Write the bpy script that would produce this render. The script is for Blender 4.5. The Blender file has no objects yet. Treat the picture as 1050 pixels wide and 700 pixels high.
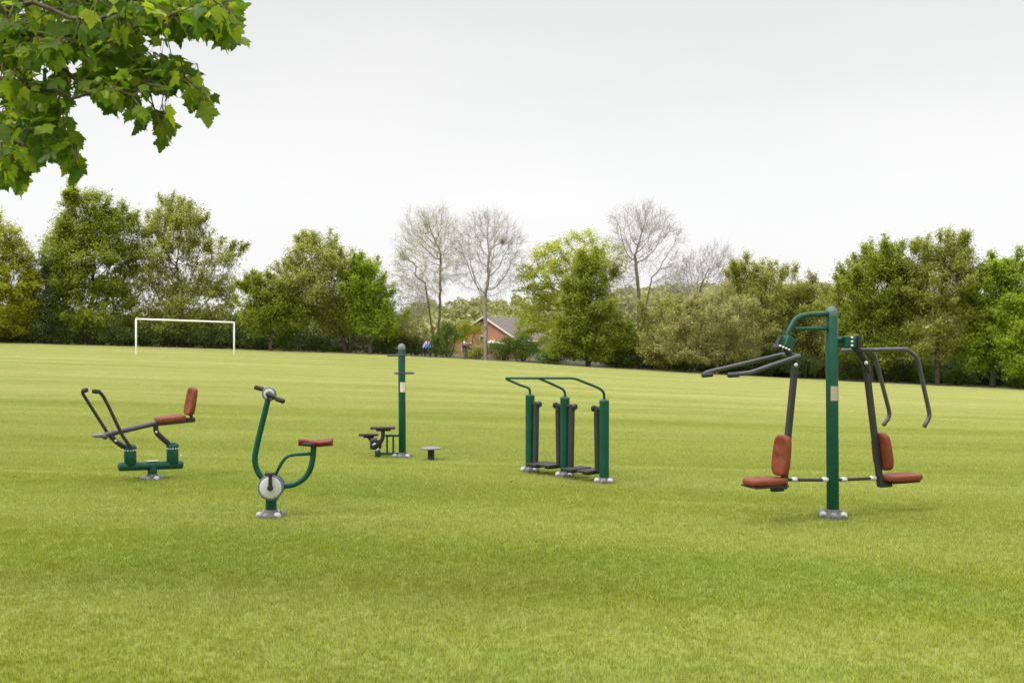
import bpy, bmesh, math, random
import numpy as np
from mathutils import Vector, Matrix, Euler
PI = math.pi
R = math.radians
random.seed(7)
rng = np.random.default_rng(11)
sc = bpy.context.scene
COL = sc.collection

# ------------------------------------------------------------------ camera
EYE = 1.9
F = 35.0 / 36.0 * 1050.0
TILT = math.atan(10.0 / F)
cam_d = bpy.data.cameras.new('camera')
cam_d.lens = 35; cam_d.sensor_width = 36; cam_d.clip_end = 3000
cam = bpy.data.objects.new('camera', cam_d)
COL.objects.link(cam)
cam.location = (0, 0, EYE)
cam.rotation_euler = (PI / 2 - TILT, 0, 0)
sc.camera = cam
cam_d.dof.use_dof = True; cam_d.dof.focus_distance = 12.0; cam_d.dof.aperture_fstop = 4.0


def ray(px, py):
    a = (px - 525) / F
    b = (350 - py) / F
    c, s = math.cos(TILT), math.sin(TILT)
    return Vector((a, c + b * s, b * c - s))


def at(px, py, Y):
    d = ray(px, py)
    t = Y / d.y
    return Vector((d.x * t, Y, EYE + d.z * t))


def G(px, py):
    d = ray(px, py)
    t = -EYE / d.z
    return Vector((d.x * t, d.y * t, 0))


class Plane:
    def __init__(self, O, deg):
        th = R(deg)
        self.O = Vector((O[0], O[1], 0))
        self.a = Vector((math.cos(th), math.sin(th), 0))
        self.n = Vector((math.sin(th), -math.cos(th), 0))

    def at(self, px, py, off=0.0):
        d = ray(px, py)
        t = (off + self.O.dot(self.n)) / d.dot(self.n)
        return Vector((d.x * t, d.y * t, EYE + d.z * t))


# ------------------------------------------------------------------ terrain
EX = np.array([-600, 0, 240, 400, 540, 640, 850, 1050, 1700], float)
EYp = np.array([349, 351, 358, 363.4, 371.4, 378, 390, 399.5, 410], float)
ED = np.array([100, 100, 100, 99, 97, 94, 87, 80, 78], float)
EU = (EX - 525) / F


def edge_D(u):
    return np.interp(u, EU, ED)


def terrain(x, y):
    x = np.asarray(x, float); y = np.asarray(y, float)
    yy = np.maximum(y, 12.0)
    u = np.clip(x / yy, -1.1, 1.1)
    D = edge_D(u)
    ze = EYE - (np.interp(u, EU, EYp) - 340) * D / F
    q = (yy - 16) / 3.0
    sp = np.where(q > 20, q, np.log1p(np.exp(np.minimum(q, 20)))) * 3.0
    s = sp / (D - 16)
    s = np.minimum(s, 1.0 + 0.0 * s)
    z = ze * s
    z = z - 0.02 * np.clip(yy - D - 4, 0, 60)
    # wooded hill far behind on the right
    hx = (u - 0.26) / 0.34
    z = z + 15.0 * np.exp(-hx * hx) * np.clip((yy - 170) / 170, 0, 1) ** 1.2
    z = z + 5.0 * np.clip((yy - 170) / 200, 0, 1)
    z = z - 0.5 * 1e-2 * np.clip(yy - 600, 0, 3000)
    fade = np.clip((y - 2) / 10, 0, 1)
    return z * fade + 0.012 * np.sin(x * .9 + y * .35) * np.sin(y * .55 - x * .2) * np.clip((np.hypot(x, y) - 17) / 8, 0, 1)


def tz(x, y):
    return float(terrain(x, y))


# ------------------------------------------------------------------ materials
def newmat(name):
    m = bpy.data.materials.new(name)
    m.use_nodes = True
    nt = m.node_tree
    b = nt.nodes['Principled BSDF']
    return m, nt, b


def N(nt, typ, **kw):
    n = nt.nodes.new(typ)
    for k, v in kw.items():
        if k.startswith('i_'):
            n.inputs[k[2:].replace('_', ' ')].default_value = v
        else:
            setattr(n, k, v)
    return n


def mixrgb(nt, fac, a, b, mode='MIX'):
    n = nt.nodes.new('ShaderNodeMix')
    n.data_type = 'RGBA'; n.blend_type = mode
    for sock, v in ((n.inputs[0], fac), (n.inputs[6], a), (n.inputs[7], b)):
        if isinstance(v, bpy.types.NodeSocket):
            nt.links.new(v, sock)
        elif isinstance(v, (tuple, list)):
            sock.default_value = (*v[:3], 1)
        else:
            sock.default_value = v
    return n.outputs[2]


def ramp(nt, src, p0, p1, a=0.0, b=1.0):
    n = nt.nodes.new('ShaderNodeMapRange')
    n.inputs[1].default_value = p0; n.inputs[2].default_value = p1
    n.inputs[3].default_value = a; n.inputs[4].default_value = b
    nt.links.new(src, n.inputs[0])
    return n.outputs[0]


def paint(name, col, rough=.38, metal=0.0, vary=.25, scale=9.0, dirt=(.12, .11, .08), dirt_amt=.25, coat=.0, spec=.5):
    m, nt, b = newmat(name)
    tc = N(nt, 'ShaderNodeTexCoord')
    no = N(nt, 'ShaderNodeTexNoise', i_Scale=scale, i_Detail=6.0, i_Roughness=.65)
    nt.links.new(tc.outputs['Object'], no.inputs['Vector'])
    lo = tuple(c * (1 - vary) for c in col); hi = tuple(min(1, c * (1 + vary)) for c in col)
    c1 = mixrgb(nt, ramp(nt, no.outputs[0], .3, .7), lo, hi)
    n2 = N(nt, 'ShaderNodeTexNoise', i_Scale=scale * 5, i_Detail=4.0, i_Roughness=.7)
    nt.links.new(tc.outputs['Object'], n2.inputs['Vector'])
    c2 = mixrgb(nt, ramp(nt, n2.outputs[0], .55, .8, 0, dirt_amt), c1, dirt)
    nt.links.new(c2, b.inputs['Base Color'])
    nt.links.new(ramp(nt, n2.outputs[0], .3, .75, rough * .8, min(1, rough * 1.4)), b.inputs['Roughness'])
    b.inputs['Metallic'].default_value = metal
    b.inputs['Coat Weight'].default_value = coat
    b.inputs['Specular IOR Level'].default_value = spec
    bp = N(nt, 'ShaderNodeBump', i_Strength=.08, i_Distance=.01)
    nt.links.new(n2.outputs[0], bp.inputs['Height'])
    nt.links.new(bp.outputs[0], b.inputs['Normal'])
    return m


def leafmat(name, cols, transl=.35, scale=.35, rough=.6):
    """cols: three base colours, chosen per leaf and per clump"""
    m, nt, b = newmat(name)
    out = nt.nodes['Material Output']
    ge = N(nt, 'ShaderNodeNewGeometry')
    tc = N(nt, 'ShaderNodeTexCoord')
    no = N(nt, 'ShaderNodeTexNoise', i_Scale=scale, i_Detail=3.0)
    nt.links.new(tc.outputs['Object'], no.inputs['Vector'])
    c = mixrgb(nt, ramp(nt, no.outputs[0], .36, .64), cols[0], cols[1])
    c = mixrgb(nt, ramp(nt, ge.outputs['Random Per Island'], .55, 1.0, 0, .8), c, cols[2])
    hs = N(nt, 'ShaderNodeHueSaturation')
    nt.links.new(c, hs.inputs['Color'])
    wn = N(nt, 'ShaderNodeTexWhiteNoise', noise_dimensions='1D')
    nt.links.new(ge.outputs['Random Per Island'], wn.inputs['W'])
    nt.links.new(ramp(nt, wn.outputs['Value'], 0, 1, .88, 1.28), hs.inputs['Value'])
    nt.links.new(hs.outputs[0], b.inputs['Base Color'])
    b.inputs['Roughness'].default_value = rough
    b.inputs['Specular IOR Level'].default_value = .35
    tr = N(nt, 'ShaderNodeBsdfTranslucent')
    tcol = mixrgb(nt, .5, hs.outputs[0], (1.0, 1.0, .35), 'MULTIPLY')
    g = N(nt, 'ShaderNodeGamma', i_Gamma=.85)
    nt.links.new(tcol, g.inputs[0])
    nt.links.new(g.outputs[0], tr.inputs['Color'])
    mx = N(nt, 'ShaderNodeMixShader'); mx.inputs[0].default_value = transl
    nt.links.new(b.outputs[0], mx.inputs[1]); nt.links.new(tr.outputs[0], mx.inputs[2])
    nt.links.new(mx.outputs[0], out.inputs['Surface'])
    return m


def barkmat(name, c0, c1, scale=3.0):
    m, nt, b = newmat(name)
    tc = N(nt, 'ShaderNodeTexCoord')
    mp = N(nt, 'ShaderNodeMapping'); mp.inputs['Scale'].default_value = (1, 1, .25)
    nt.links.new(tc.outputs['Object'], mp.inputs[0])
    no = N(nt, 'ShaderNodeTexNoise', i_Scale=scale * 4, i_Detail=6.0, i_Roughness=.7)
    nt.links.new(mp.outputs[0], no.inputs['Vector'])
    nt.links.new(mixrgb(nt, ramp(nt, no.outputs[0], .35, .65), c0, c1), b.inputs['Base Color'])
    b.inputs['Roughness'].default_value = .9
    bp = N(nt, 'ShaderNodeBump', i_Strength=.5, i_Distance=.03)
    nt.links.new(no.outputs[0], bp.inputs['Height']); nt.links.new(bp.outputs[0], b.inputs['Normal'])
    return m


M = {}
M['green'] = paint('green_paint', (.0015, .060, .033), .4, vary=.2, dirt_amt=.06, spec=.32)
M['charcoal'] = paint('charcoal_paint', (.026, .026, .029), .42, vary=.2, dirt_amt=.12, spec=.4)
M['grey'] = paint('grey_paint', (.048, .048, .053), .36, vary=.15, dirt_amt=.1)
M['black'] = paint('black_plastic', (.014, .014, .015), .5, vary=.2, dirt_amt=.12)
M['rubber'] = paint('black_rubber', (.02, .019, .017), .75, vary=.3, dirt_amt=.2)
M['pad'] = paint('red_moulded_seat', (.165, .036, .013), .58, vary=.22, dirt_amt=.2, spec=.3)
M['pad_red'] = paint('dark_red_saddle', (.15, .011, .010), .45, vary=.25, dirt_amt=.15, spec=.3)
M['white'] = paint('white_plastic', (.55, .56, .55), .4, vary=.04, dirt_amt=.25)
M['steel'] = paint('pale_metal', (.62, .63, .62), .35, metal=.5, vary=.1)
M['capgrey'] = paint('grey_cap', (.15, .155, .16), .5, vary=.25, scale=30, dirt_amt=.3)
M['capwhite'] = paint('aged_white_cap', (.42, .42, .43), .5, vary=.3, scale=30, dirt=(.12, .12, .11), dirt_amt=.6)
M['capgreen'] = paint('dull_green_cap', (.07, .12, .10), .6, vary=.3, scale=40, dirt_amt=.3)
M['footing'] = paint('weathered_base_metal', (.09, .09, .085), .75, vary=.35, scale=25, dirt=(.1, .1, .09), dirt_amt=.6)
M['goalwhite'] = paint('white_goal_paint', (.82, .83, .80), .4, vary=.03, dirt_amt=.12)
M['bark'] = barkmat('dark_bark', (.05, .038, .026), (.12, .10, .075))
M['bark_olive'] = barkmat('olive_bark', (.10, .085, .05), (.2, .175, .11))
M['bark_pale'] = barkmat('pale_grey_bark', (.17, .15, .125), (.34, .31, .27))
M['twig_pale'] = barkmat('pale_twig_bark', (.3, .265, .24), (.46, .42, .385))
M['twig_tan'] = barkmat('tan_twig_bark', (.26, .19, .12), (.4, .31, .2))
M['brick'] = None


def sticker(name, base, bar, kind):
    m, nt, b = newmat(name)
    tc = N(nt, 'ShaderNodeTexCoord')
    w = N(nt, 'ShaderNodeTexWave', i_Scale=14.0, i_Distortion=.0)
    w.bands_direction = 'Z'
    nt.links.new(tc.outputs['Object'], w.inputs['Vector'])
    nt.links.new(mixrgb(nt, ramp(nt, w.outputs['Fac'], .6, .75, 0, .55), base, bar), b.inputs['Base Color'])
    b.inputs['Roughness'].default_value = .35
    return m


M['label'] = sticker('instruction_sticker', (.42, .35, .28), (.28, .17, .12), 0)
M['label_pink'] = sticker('pink_white_sticker', (.72, .66, .62), (.6, .3, .25), 0)


# ------------------------------------------------------------------ mesh builder
class MB:
    def __init__(self):
        self.v = []; self.f = []; self.s = []

    def add(self, vs, fs, smooth=True):
        o = len(self.v)
        self.v += [Vector(p) for p in vs]
        for f in fs:
            self.f.append([i + o for i in f]); self.s.append(smooth)
        return self

    def tube(self, pts, r, seg=14, fillet=0.0, cap='round', up=None):
        pts = [Vector(p) for p in pts]
        rs = r if isinstance(r, (list, tuple)) else [r] * len(pts)
        if fillet > 0 and len(pts) > 2:
            q = [pts[0]]; qr = [rs[0]]
            for i in range(1, len(pts) - 1):
                a, b, c = pts[i - 1], pts[i], pts[i + 1]
                f1 = min(fillet, (a - b).length * .48); f2 = min(fillet, (c - b).length * .48)
                p0 = b + (a - b).normalized() * f1; p2 = b + (c - b).normalized() * f2
                for k in range(9):
                    t = k / 8
                    q.append(p0 * (1 - t) ** 2 + b * 2 * t * (1 - t) + p2 * t * t); qr.append(rs[i])
            q.append(pts[-1]); qr.append(rs[-1])
            pts, rs = q, qr
        tans = []
        for i in range(len(pts)):
            a = pts[max(0, i - 1)]; b = pts[min(len(pts) - 1, i + 1)]
            tans.append((b - a).normalized())
        ref = Vector(up) if up else (Vector((0, 0, 1)) if abs(tans[0].z) < .9 else Vector((1, 0, 0)))
        u = (ref - tans[0] * ref.dot(tans[0])).normalized()
        rings = []
        stations = []
        if cap == 'round':
            stations += [(pts[0] - tans[0] * rs[0] * .35, rs[0] * .6, tans[0]), (pts[0] - tans[0] * rs[0] * .15, rs[0] * .9, tans[0])]
        for p, rr, t in zip(pts, rs, tans):
            stations.append((p, rr, t))
        if cap == 'round':
            stations += [(pts[-1] + tans[-1] * rs[-1] * .15, rs[-1] * .9, tans[-1]), (pts[-1] + tans[-1] * rs[-1] * .35, rs[-1] * .6, tans[-1])]
        off = PI / seg if seg == 4 else 0
        vs = []
        for p, rr, t in stations:
            u = (u - t * u.dot(t)).normalized()
            w = t.cross(u)
            for k in range(seg):
                an = 2 * PI * k / seg + off
                vs.append(p + (u * math.cos(an) + w * math.sin(an)) * rr)
        fs = []
        n = len(stations)
        for i in range(n - 1):
            for k in range(seg):
                a = i * seg + k; b = i * seg + (k + 1) % seg
                fs.append((a, b, b + seg, a + seg))
        sm = seg > 5
        self.add(vs, fs, sm)
        self.add(vs[:seg][::-1], [tuple(range(seg))], False)
        self.add(vs[-seg:], [tuple(range(seg))], False)
        return self

    def ring(self, c, ax1, ax2, r, seg=10, n=36):
        """closed loop tube"""
        c = Vector(c); ax1 = Vector(ax1); ax2 = Vector(ax2)
        nn = ax1.cross(ax2).normalized()
        vs = []
        for i in range(n):
            a = 2 * PI * i / n
            ca, sa = math.cos(a), math.sin(a)
            e = .55
            p = c + ax1 * (abs(ca) ** e * (1 if ca > 0 else -1)) + ax2 * (abs(sa) ** e * (1 if sa > 0 else -1))
            ou = (p - c).normalized()
            for k in range(seg):
                b = 2 * PI * k / seg
                vs.append(p + ou * math.cos(b) * r + nn * math.sin(b) * r)
        fs = []
        for i in range(n):
            j = (i + 1) % n
            for k in range(seg):
                l = (k + 1) % seg
                fs.append((i * seg + k, i * seg + l, j * seg + l, j * seg + k))
        return self.add(vs, fs, True)

    def lathe(self, c, axis, prof, seg=24):
        """prof: list of (radius, height along the axis)"""
        c = Vector(c); t = Vector(axis).normalized()
        ref = Vector((0, 0, 1)) if abs(t.z) < .9 else Vector((1, 0, 0))
        u = (ref - t * ref.dot(t)).normalized(); w = t.cross(u)
        vs = []
        for r, h in prof:
            for k in range(seg):
                a = 2 * PI * k / seg
                vs.append(c + t * h + (u * math.cos(a) + w * math.sin(a)) * max(r, 1e-4))
        fs = []
        for i in range(len(prof) - 1):
            for k in range(seg):
                a = i * seg + k; b = i * seg + (k + 1) % seg
                fs.append((a, b, b + seg, a + seg))
        self.add(vs, fs, True)
        self.add(vs[:seg][::-1], [tuple(range(seg))], False)
        self.add(vs[-seg:], [tuple(range(seg))], False)
        return self

    def box(self, c, U, V, W, su, sv, sw, bev=.006):
        c = Vector(c); U = Vector(U).normalized(); V = Vector(V).normalized(); W = Vector(W).normalized()
        bm = bmesh.new()
        bmesh.ops.create_cube(bm, size=1)
        for v in bm.verts:
            v.co = Vector((v.co.x * su, v.co.y * sv, v.co.z * sw))
        if bev > 0:
            bmesh.ops.bevel(bm, geom=bm.edges[:], offset=min(bev, min(su, sv, sw) * .45), segments=2, affect='EDGES', profile=.5)
        bm.verts.index_update()
        vs = [c + U * v.co.x + V * v.co.y + W * v.co.z for v in bm.verts]
        fs = [tuple(v.index for v in f.verts) for f in bm.faces]
        bm.free()
        return self.add(vs, fs, False)

    def pad(self, c, U, V, W, w, h, t, taper=0.0, bowl=.25, dimple=.0):
        """moulded pad: outline in U (width) / V (height), thickness along W (front = +W)"""
        c = Vector(c); U = Vector(U).normalized(); V = Vector(V).normalized(); W = Vector(W).normalized()
        n = 40
        out = []
        for i in range(n):
            a = 2 * PI * i / n
            ca, sa = math.cos(a), math.sin(a)
            e = .5
            out.append((abs(ca) ** e * math.copysign(1, ca), abs(sa) ** e * math.copysign(1, sa)))
        prof = [(.05, .50 - bowl), (.45, .50 - bowl), (.72, .5 - bowl * .5), (.86, .5), (.95, .44), (1, .25), (1, -.25), (.95, -.45), (.85, -.5), (.05, -.5)]
        vs = []
        for s, d in prof:
            for (x, y) in out:
                k = 1 - taper * (y * .5 + .5)
                dd = d
                if dimple and s < .8 and d > 0:
                    dd = d + dimple * math.sin(y * s * 9)
                vs.append(c + U * (x * s * w / 2 * k) + V * (y * s * h / 2) + W * (dd * t))
        fs = []
        for i in range(len(prof) - 1):
            for k in range(n):
                a = i * n + k; b = i * n + (k + 1) % n
                fs.append((a, b, b + n, a + n))
        self.add(vs, fs, True)
        self.add(vs[:n], [tuple(range(n))[::-1]], False)
        self.add(vs[-n:], [tuple(range(n))], False)
        return self

    def build(self, name, mat, parent=None, root=None):
        """root: the Empty whose location the mesh is relative to"""
        off = Vector((0, 0, 0))
        p = parent
        while p is not None:
            off += p.location; p = p.parent
        me = bpy.data.meshes.new(name)
        me.from_pydata([v - off for v in self.v], [], self.f)
        me.polygons.foreach_set('use_smooth', self.s)
        me.materials.append(mat)
        me.update()
        bm = bmesh.new(); bm.from_mesh(me)
        bmesh.ops.recalc_face_normals(bm, faces=bm.faces[:])
        bm.to_mesh(me); bm.free()
        o = bpy.data.objects.new(name, me)
        COL.objects.link(o)
        o.parent = parent
        return o


def empty(name, loc, label, cat, group=None):
    o = bpy.data.objects.new(name, None)
    o.empty_display_size = .2
    COL.objects.link(o)
    o.location = loc
    o['label'] = label; o['category'] = cat
    if group: o['group'] = group
    return o


def setting(o, kind='structure'):
    o['kind'] = kind
    return o


Z = Vector((0, 0, 1))


def zc(fac, ox, oy):
    return lambda x, y: (ox + x / fac, oy + y / fac)


# ------------------------------------------------------------------ gym equipment
def footing(root, c, r=.14, rot=0.3, n=6):
    b = MB().lathe(c, Z, [(r, -.02), (r, .02), (r * .97, .028), (r * .55, .03), (r * .5, .06), (r * .42, .075)], 28)
    pl = b.build('base_plate', M['footing'], root)
    for i in range(n):
        a = rot + 2 * PI * i / n
        q = Vector(c) + Vector((math.cos(a), math.sin(a), 0)) * r * .78
        MB().lathe(q, Z, [(.036, .01), (.038, .025), (.034, .042), (.022, .054), (.008, .058)], 14).build('bolt_cap', M['capwhite'] if i % 2 else M['capgrey'], pl)
    return pl


def bolt(p, d, mat='steel', r=.013, parent=None):
    return MB().lathe(p, d, [(r, -.005), (r, .008), (r * .7, .014), (r * .2, .017)], 10).build('bolt', M[mat], parent)


# ---- rower -----------------------------------------------------------------
q = zc(5.387, 70, 380)
O = G(156.3, 491.5)
rw = empty('rowing_machine', O, 'green and charcoal outdoor rowing machine with red seat and backrest, leftmost of the gym machines', 'rowing machine')
P = Plane(O, 36)
footing(rw, O)
rp = lambda x, y, off=0.0: P.at(*q(x, y), off)
top = rp(462, 528)
MB().tube([O + Z * .03, Vector((O.x, O.y, top.z))], .058).build('post', M['green'], rw)
lt, rt = rp(285, 530), rp(625, 518)
MB().tube([lt, rt], .055, 18).build('base_tube', M['green'], rw)
mid = rp(465, 497)
MB().box(mid, P.a, P.n, Z, .14, .05, .006, .002).build('sticker', M['label_pink'], rw)
for (x0, x1, yt, yb) in ((310, 375, 428, 505), (545, 607, 418, 497)):
    cb = rp((x0 + x1) / 2, yb + 10); ct = rp((x0 + x1) / 2, yt); ct = Vector((cb.x, cb.y, ct.z))
    h = MB().tube([cb, ct], .074, 22).build('housing', M['green'], rw)
    MB().lathe(ct, Z, [(.079, -.012), (.08, .006), (.07, .03), (.045, .048), (.01, .055)], 22).build('end_cap', M['green'], h)
    for k in range(7):
        a = -PI / 2 + (k - 3) * .42
        dd = Vector((math.cos(a), math.sin(a), 0))
        bolt(ct + dd * .074 - Z * .022, dd, 'white', .010, h)
# handles
pv = rp(328, 414)
MB().tube([pv - P.n * .26, pv + P.n * .12], .026).build('pivot_tube', M['charcoal'], rw)
near = MB().tube([pv + P.n * .12, rp(300, 360, .12), rp(215, 180, .16), rp(188, 132, .18), rp(165, 112, .2), rp(140, 113, .22)], .021, fillet=.06)
nh = near.build('handle_arm', M['charcoal'], rw)
MB().tube([rp(172, 116, .19), rp(138, 113, .23)], .027).build('grip', M['rubber'], nh)
far = MB().tube([pv - P.n * .26, rp(240, 378, -.24), rp(212, 335, -.24), rp(105, 165, -.24), rp(78, 124, -.24), rp(82, 106, -.22), rp(102, 106, -.18)], .021, fillet=.04)
fh = far.build('handle_arm', M['charcoal'], rw)
MB().tube([rp(80, 112, -.22), rp(104, 105, -.18)], .028).build('grip', M['rubber'], fh)
# sliding beam
beam = MB().tube([rp(190, 362), rp(230, 348), rp(480, 290), rp(520, 288), rp(695, 270)], .034, 12, fillet=.05)
bo = beam.build('seat_beam', M['grey'], rw)
fb = rp(192, 360)
MB().tube([fb - P.n * .22 - P.a * .06, fb, fb + P.n * .2 - P.a * .02], .026).build('foot_bar', M['charcoal'], rw)
MB().box(rp(165, 356, .1), P.a, P.n, Z, .13, .13, .035, .01).build('footrest', M['capgrey'], rw)
MB().box(rp(168, 360, -.14), P.a, P.n, Z, .13, .13, .035, .01).build('footrest', M['capgrey'], rw)
MB().tube([rp(238, 355), rp(258, 388), rp(305, 420)], .03, 10, fillet=.05).build('link_arm', M['charcoal'], rw)
bolt(rp(262, 386, .03), P.n, 'steel', .016, rw)
MB().tube([rp(482, 300), rp(485, 342), rp(560, 408), rp(572, 418)], .034, 10, fillet=.06).build('link_arm', M['charcoal'], rw)
bolt(rp(487, 338, .035), P.n, 'steel', .016, rw)
s0, s1 = rp(485, 285), rp(642, 268)
ax = (s1 - s0).normalized(); upv = ax.cross(P.n) * -1
if upv.z < 0: upv = -upv
MB().pad((s0 + s1) / 2 + upv * .028, P.n, ax, upv, .32, (s1 - s0).length, .07, bowl=.12).build('seat', M['pad'], rw)
b0, b1 = rp(664, 246), rp(690, 92)
bv = (b1 - b0).normalized(); bn = -(bv.cross(P.n)).normalized()
if bn.dot(P.a) > 0: bn = -bn
MB().pad((b0 + b1) / 2, P.n, bv, bn, .30, (b1 - b0).length * 1.0, .07, taper=.12, bowl=.3, dimple=.1).build('backrest', M['pad'], rw)
MB().tube([rp(690, 268), rp(672, 240), rp(686, 160) + P.a * .03], .02, 10, fillet=.03).build('backrest_bracket', M['charcoal'], rw)
MB().box(rp(672, 268), P.a, P.n, Z, .11, .1, .045, .008).build('bracket', M['black'], rw)

# ---- bike ------------------------------------------------------------------
q = zc(4.242, 240, 380)
O = G(278, 529.5)
bk = empty('exercise_bike', O, 'green outdoor exercise bike with dark red saddle, white crank disc and hand crank on top', 'exercise bike')
P = Plane(O, 6)
rp = lambda x, y, off=0.0: P.at(*q(x, y), off)
footing(bk, O, .145)
hub = rp(163, 503)
MB().tube([O + Z * .03, Vector((O.x, O.y, hub.z))], .056, 18).build('post', M['green'], bk)
MB().tube([hub, rp(112, 460), rp(86, 395), rp(100, 320), rp(147, 128), rp(153, 104)], .030, 14, fillet=.13).build('front_frame', M['green'], bk)
MB().tube([hub, rp(220, 500), rp(262, 496), rp(318, 460), rp(342, 400), rp(346, 326)], .030, 14, fillet=.12).build('rear_frame', M['green'], bk)
MB().tube([rp(175, 465), rp(192, 425), rp(225, 372), rp(262, 364), rp(338, 361)], .017, 12, fillet=.07).build('brace', M['green'], bk)
for sgn in (1, -1):
    c = hub + P.n * .055 * sgn
    d = MB().lathe(c, P.n * sgn, [(.118, 0), (.129, .004), (.131, .014), (.128, .022), (.118, .022)], 40).build('crank_disc', M['capgrey'], bk)
    MB().lathe(c + P.n * sgn * .018, P.n * sgn, [(.110, 0), (.110, .008), (.104, .013), (.03, .016)], 40).build('disc_cover', M['white'], d)
cn = hub + P.n * .1
up1 = (rp(163, 440) - rp(163, 503)).normalized()
ped = cn + up1 * .15
k1 = MB().tube([cn, ped], [.022, .016], 10).lathe(cn - P.n * .03, P.n, [(.03, 0), (.03, .04), (.02, .05)], 16).build('crank_arm', M['charcoal'], bk)
MB().box(ped + P.n * .05, P.a, P.n, Z, .09, .09, .028, .008).build('pedal', M['rubber'], k1)
cn2 = hub - P.n * .1; ped2 = cn2 - up1 * .15
k2 = MB().tube([cn2, ped2], [.022, .016], 10).build('crank_arm', M['charcoal'], bk)
MB().box(ped2 - P.n * .05, P.a, P.n, Z, .09, .09, .028, .008).build('pedal', M['rubber'], k2)
h = rp(153, 101)
d = MB().lathe(h - P.n * .02, P.n, [(.066, 0), (.073, .005), (.073, .035), (.068, .04)], 32).build('hand_crank_disc', M['capgrey'], bk)
MB().lathe(h + P.n * .018, P.n, [(.054, 0), (.054, .006), (.045, .008)], 32).build('disc_cover', M['white'], d)
MB().lathe(h - P.n * .028, -P.n, [(.064, 0), (.064, .006), (.05, .008)], 32).build('disc_cover', M['white'], d)
g1, g2 = rp(112, 74, -.04), rp(196, 127, .06)
a1 = MB().tube([h - P.n * .05, g1], [.03, .017], 10).build('crank_arm', M['black'], bk)
MB().tube([rp(92, 72, -.06), rp(126, 80, -.05)], .024).build('hand_grip', M['rubber'], a1)
a2 = MB().tube([h + P.n * .05, g2], [.03, .017], 10).lathe(h + P.n * .02, P.n, [(.028, 0), (.028, .04), (.012, .05)], 14).build('crank_arm', M['black'], bk)
MB().tube([rp(184, 122, .06), rp(216, 133, .09)], .025).build('hand_grip', M['rubber'], a2)
# saddle
sb = MB(); n = 22; rings = []
sa, se = rp(280, 300), rp(430, 300)
L = (se - sa)
vs = []; fs = []
sec = 14
for i in range(n + 1):
    t = i / n
    w = .028 + .105 * (1 / (1 + math.exp(-(t - .52) * 11)))
    if t > .93: w *= math.sqrt(max(.05, 1 - ((t - .93) / .075) ** 2))
    if t < .06: w *= .55 + .45 * t / .06
    hgt = .006 * math.cos(t * 2 * PI) - .004
    c = sa + L * t + Z * (hgt - .012)
    for k in range(sec):
        a = 2 * PI * k / sec
        zz = math.sin(a)
        vs.append(c + P.n * math.cos(a) * w + Z * (zz * .02 if zz > 0 else zz * .052))
for i in range(n):
    for k in range(sec):
        l = (k + 1) % sec
        fs.append((i * sec + k, i * sec + l, (i + 1) * sec + l, (i + 1) * sec + k))
fs.append(tuple(range(sec))); fs.append(tuple(range(n * sec, n * sec + sec)))
sb.add(vs, fs, True)
sb.build('saddle', M['pad_red'], bk)
MB().box(rp(345, 318), P.a, P.n, Z, .22, .13, .035, .012).build('saddle_mount', M['black'], bk)

# ---- stepper / twister post --------------------------------------------------
q = zc(5.0, 360, 340)
O = G(412.6, 468.5)
tp = empty('stepper_post', O, 'tall green exercise post with grey domed cap, hand loops and black stepper pedals', 'stepper')
P = Plane(O, 4)
rp = lambda x, y, off=0.0: P.at(*q(x, y), off)
footing(tp, O, .15)
pt = rp(257, 85)
MB().tube([O + Z * .03, Vector((O.x - .01, O.y, pt.z))], .054, 20).build('post', M['green'], tp)
ptt = Vector((O.x - .01, O.y, pt.z))
MB().lathe(ptt, Z, [(.058, -.02), (.06, 0), (.056, .03), (.04, .055), (.02, .068), (.004, .072)], 22).build('end_cap', M['capgrey'], tp)
c = rp(236, 122)
MB().ring(c, P.a * .145, P.n * .15, .011).build('hand_loop', M['charcoal'], tp)
c = rp(273, 212)
MB().ring(c, P.a * .145, P.n * .15, .011).build('hand_loop', M['charcoal'], tp)


def curved_label(root, c, r, h, a0, a1, mat, pn):
    """sticker wrapped round a post"""
    m = MB(); nn = 10; vs = []; fs = []
    for i in range(nn + 1):
        a = a0 + (a1 - a0) * i / nn
        for zz in (-h / 2, h / 2):
            vs.append(Vector(c) + Vector((math.cos(a), math.sin(a), 0)) * r + Z * zz)
    for i in range(nn):
        fs.append((2 * i, 2 * i + 2, 2 * i + 3, 2 * i + 1))
    m.add(vs, fs, True)
    return m.build('sticker', mat, root)


lc = rp(262, 283)
curved_label(tp, Vector((O.x - .006, O.y, lc.z)), .0565, .15, R(-112), R(-25), M['label_pink'], P.n)
q8 = zc(10.5, 355, 420)
sp = lambda x, y, off=0.0: P.at(*q8(x, y), off)
fb = sp(340, 530); MB().tube([Vector((fb.x, fb.y, 0)), sp(338, 440)], .042, 14).build('stepper_post_stub', M['green'], tp)
MB().tube([sp(345, 472), sp(585, 472)], .018).tube([sp(425, 278), sp(585, 278)], .018).tube([sp(440, 278), sp(440, 468)], .014).tube([sp(507, 278), sp(507, 468)], .014).build('side_frame', M['green'], tp)
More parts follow.
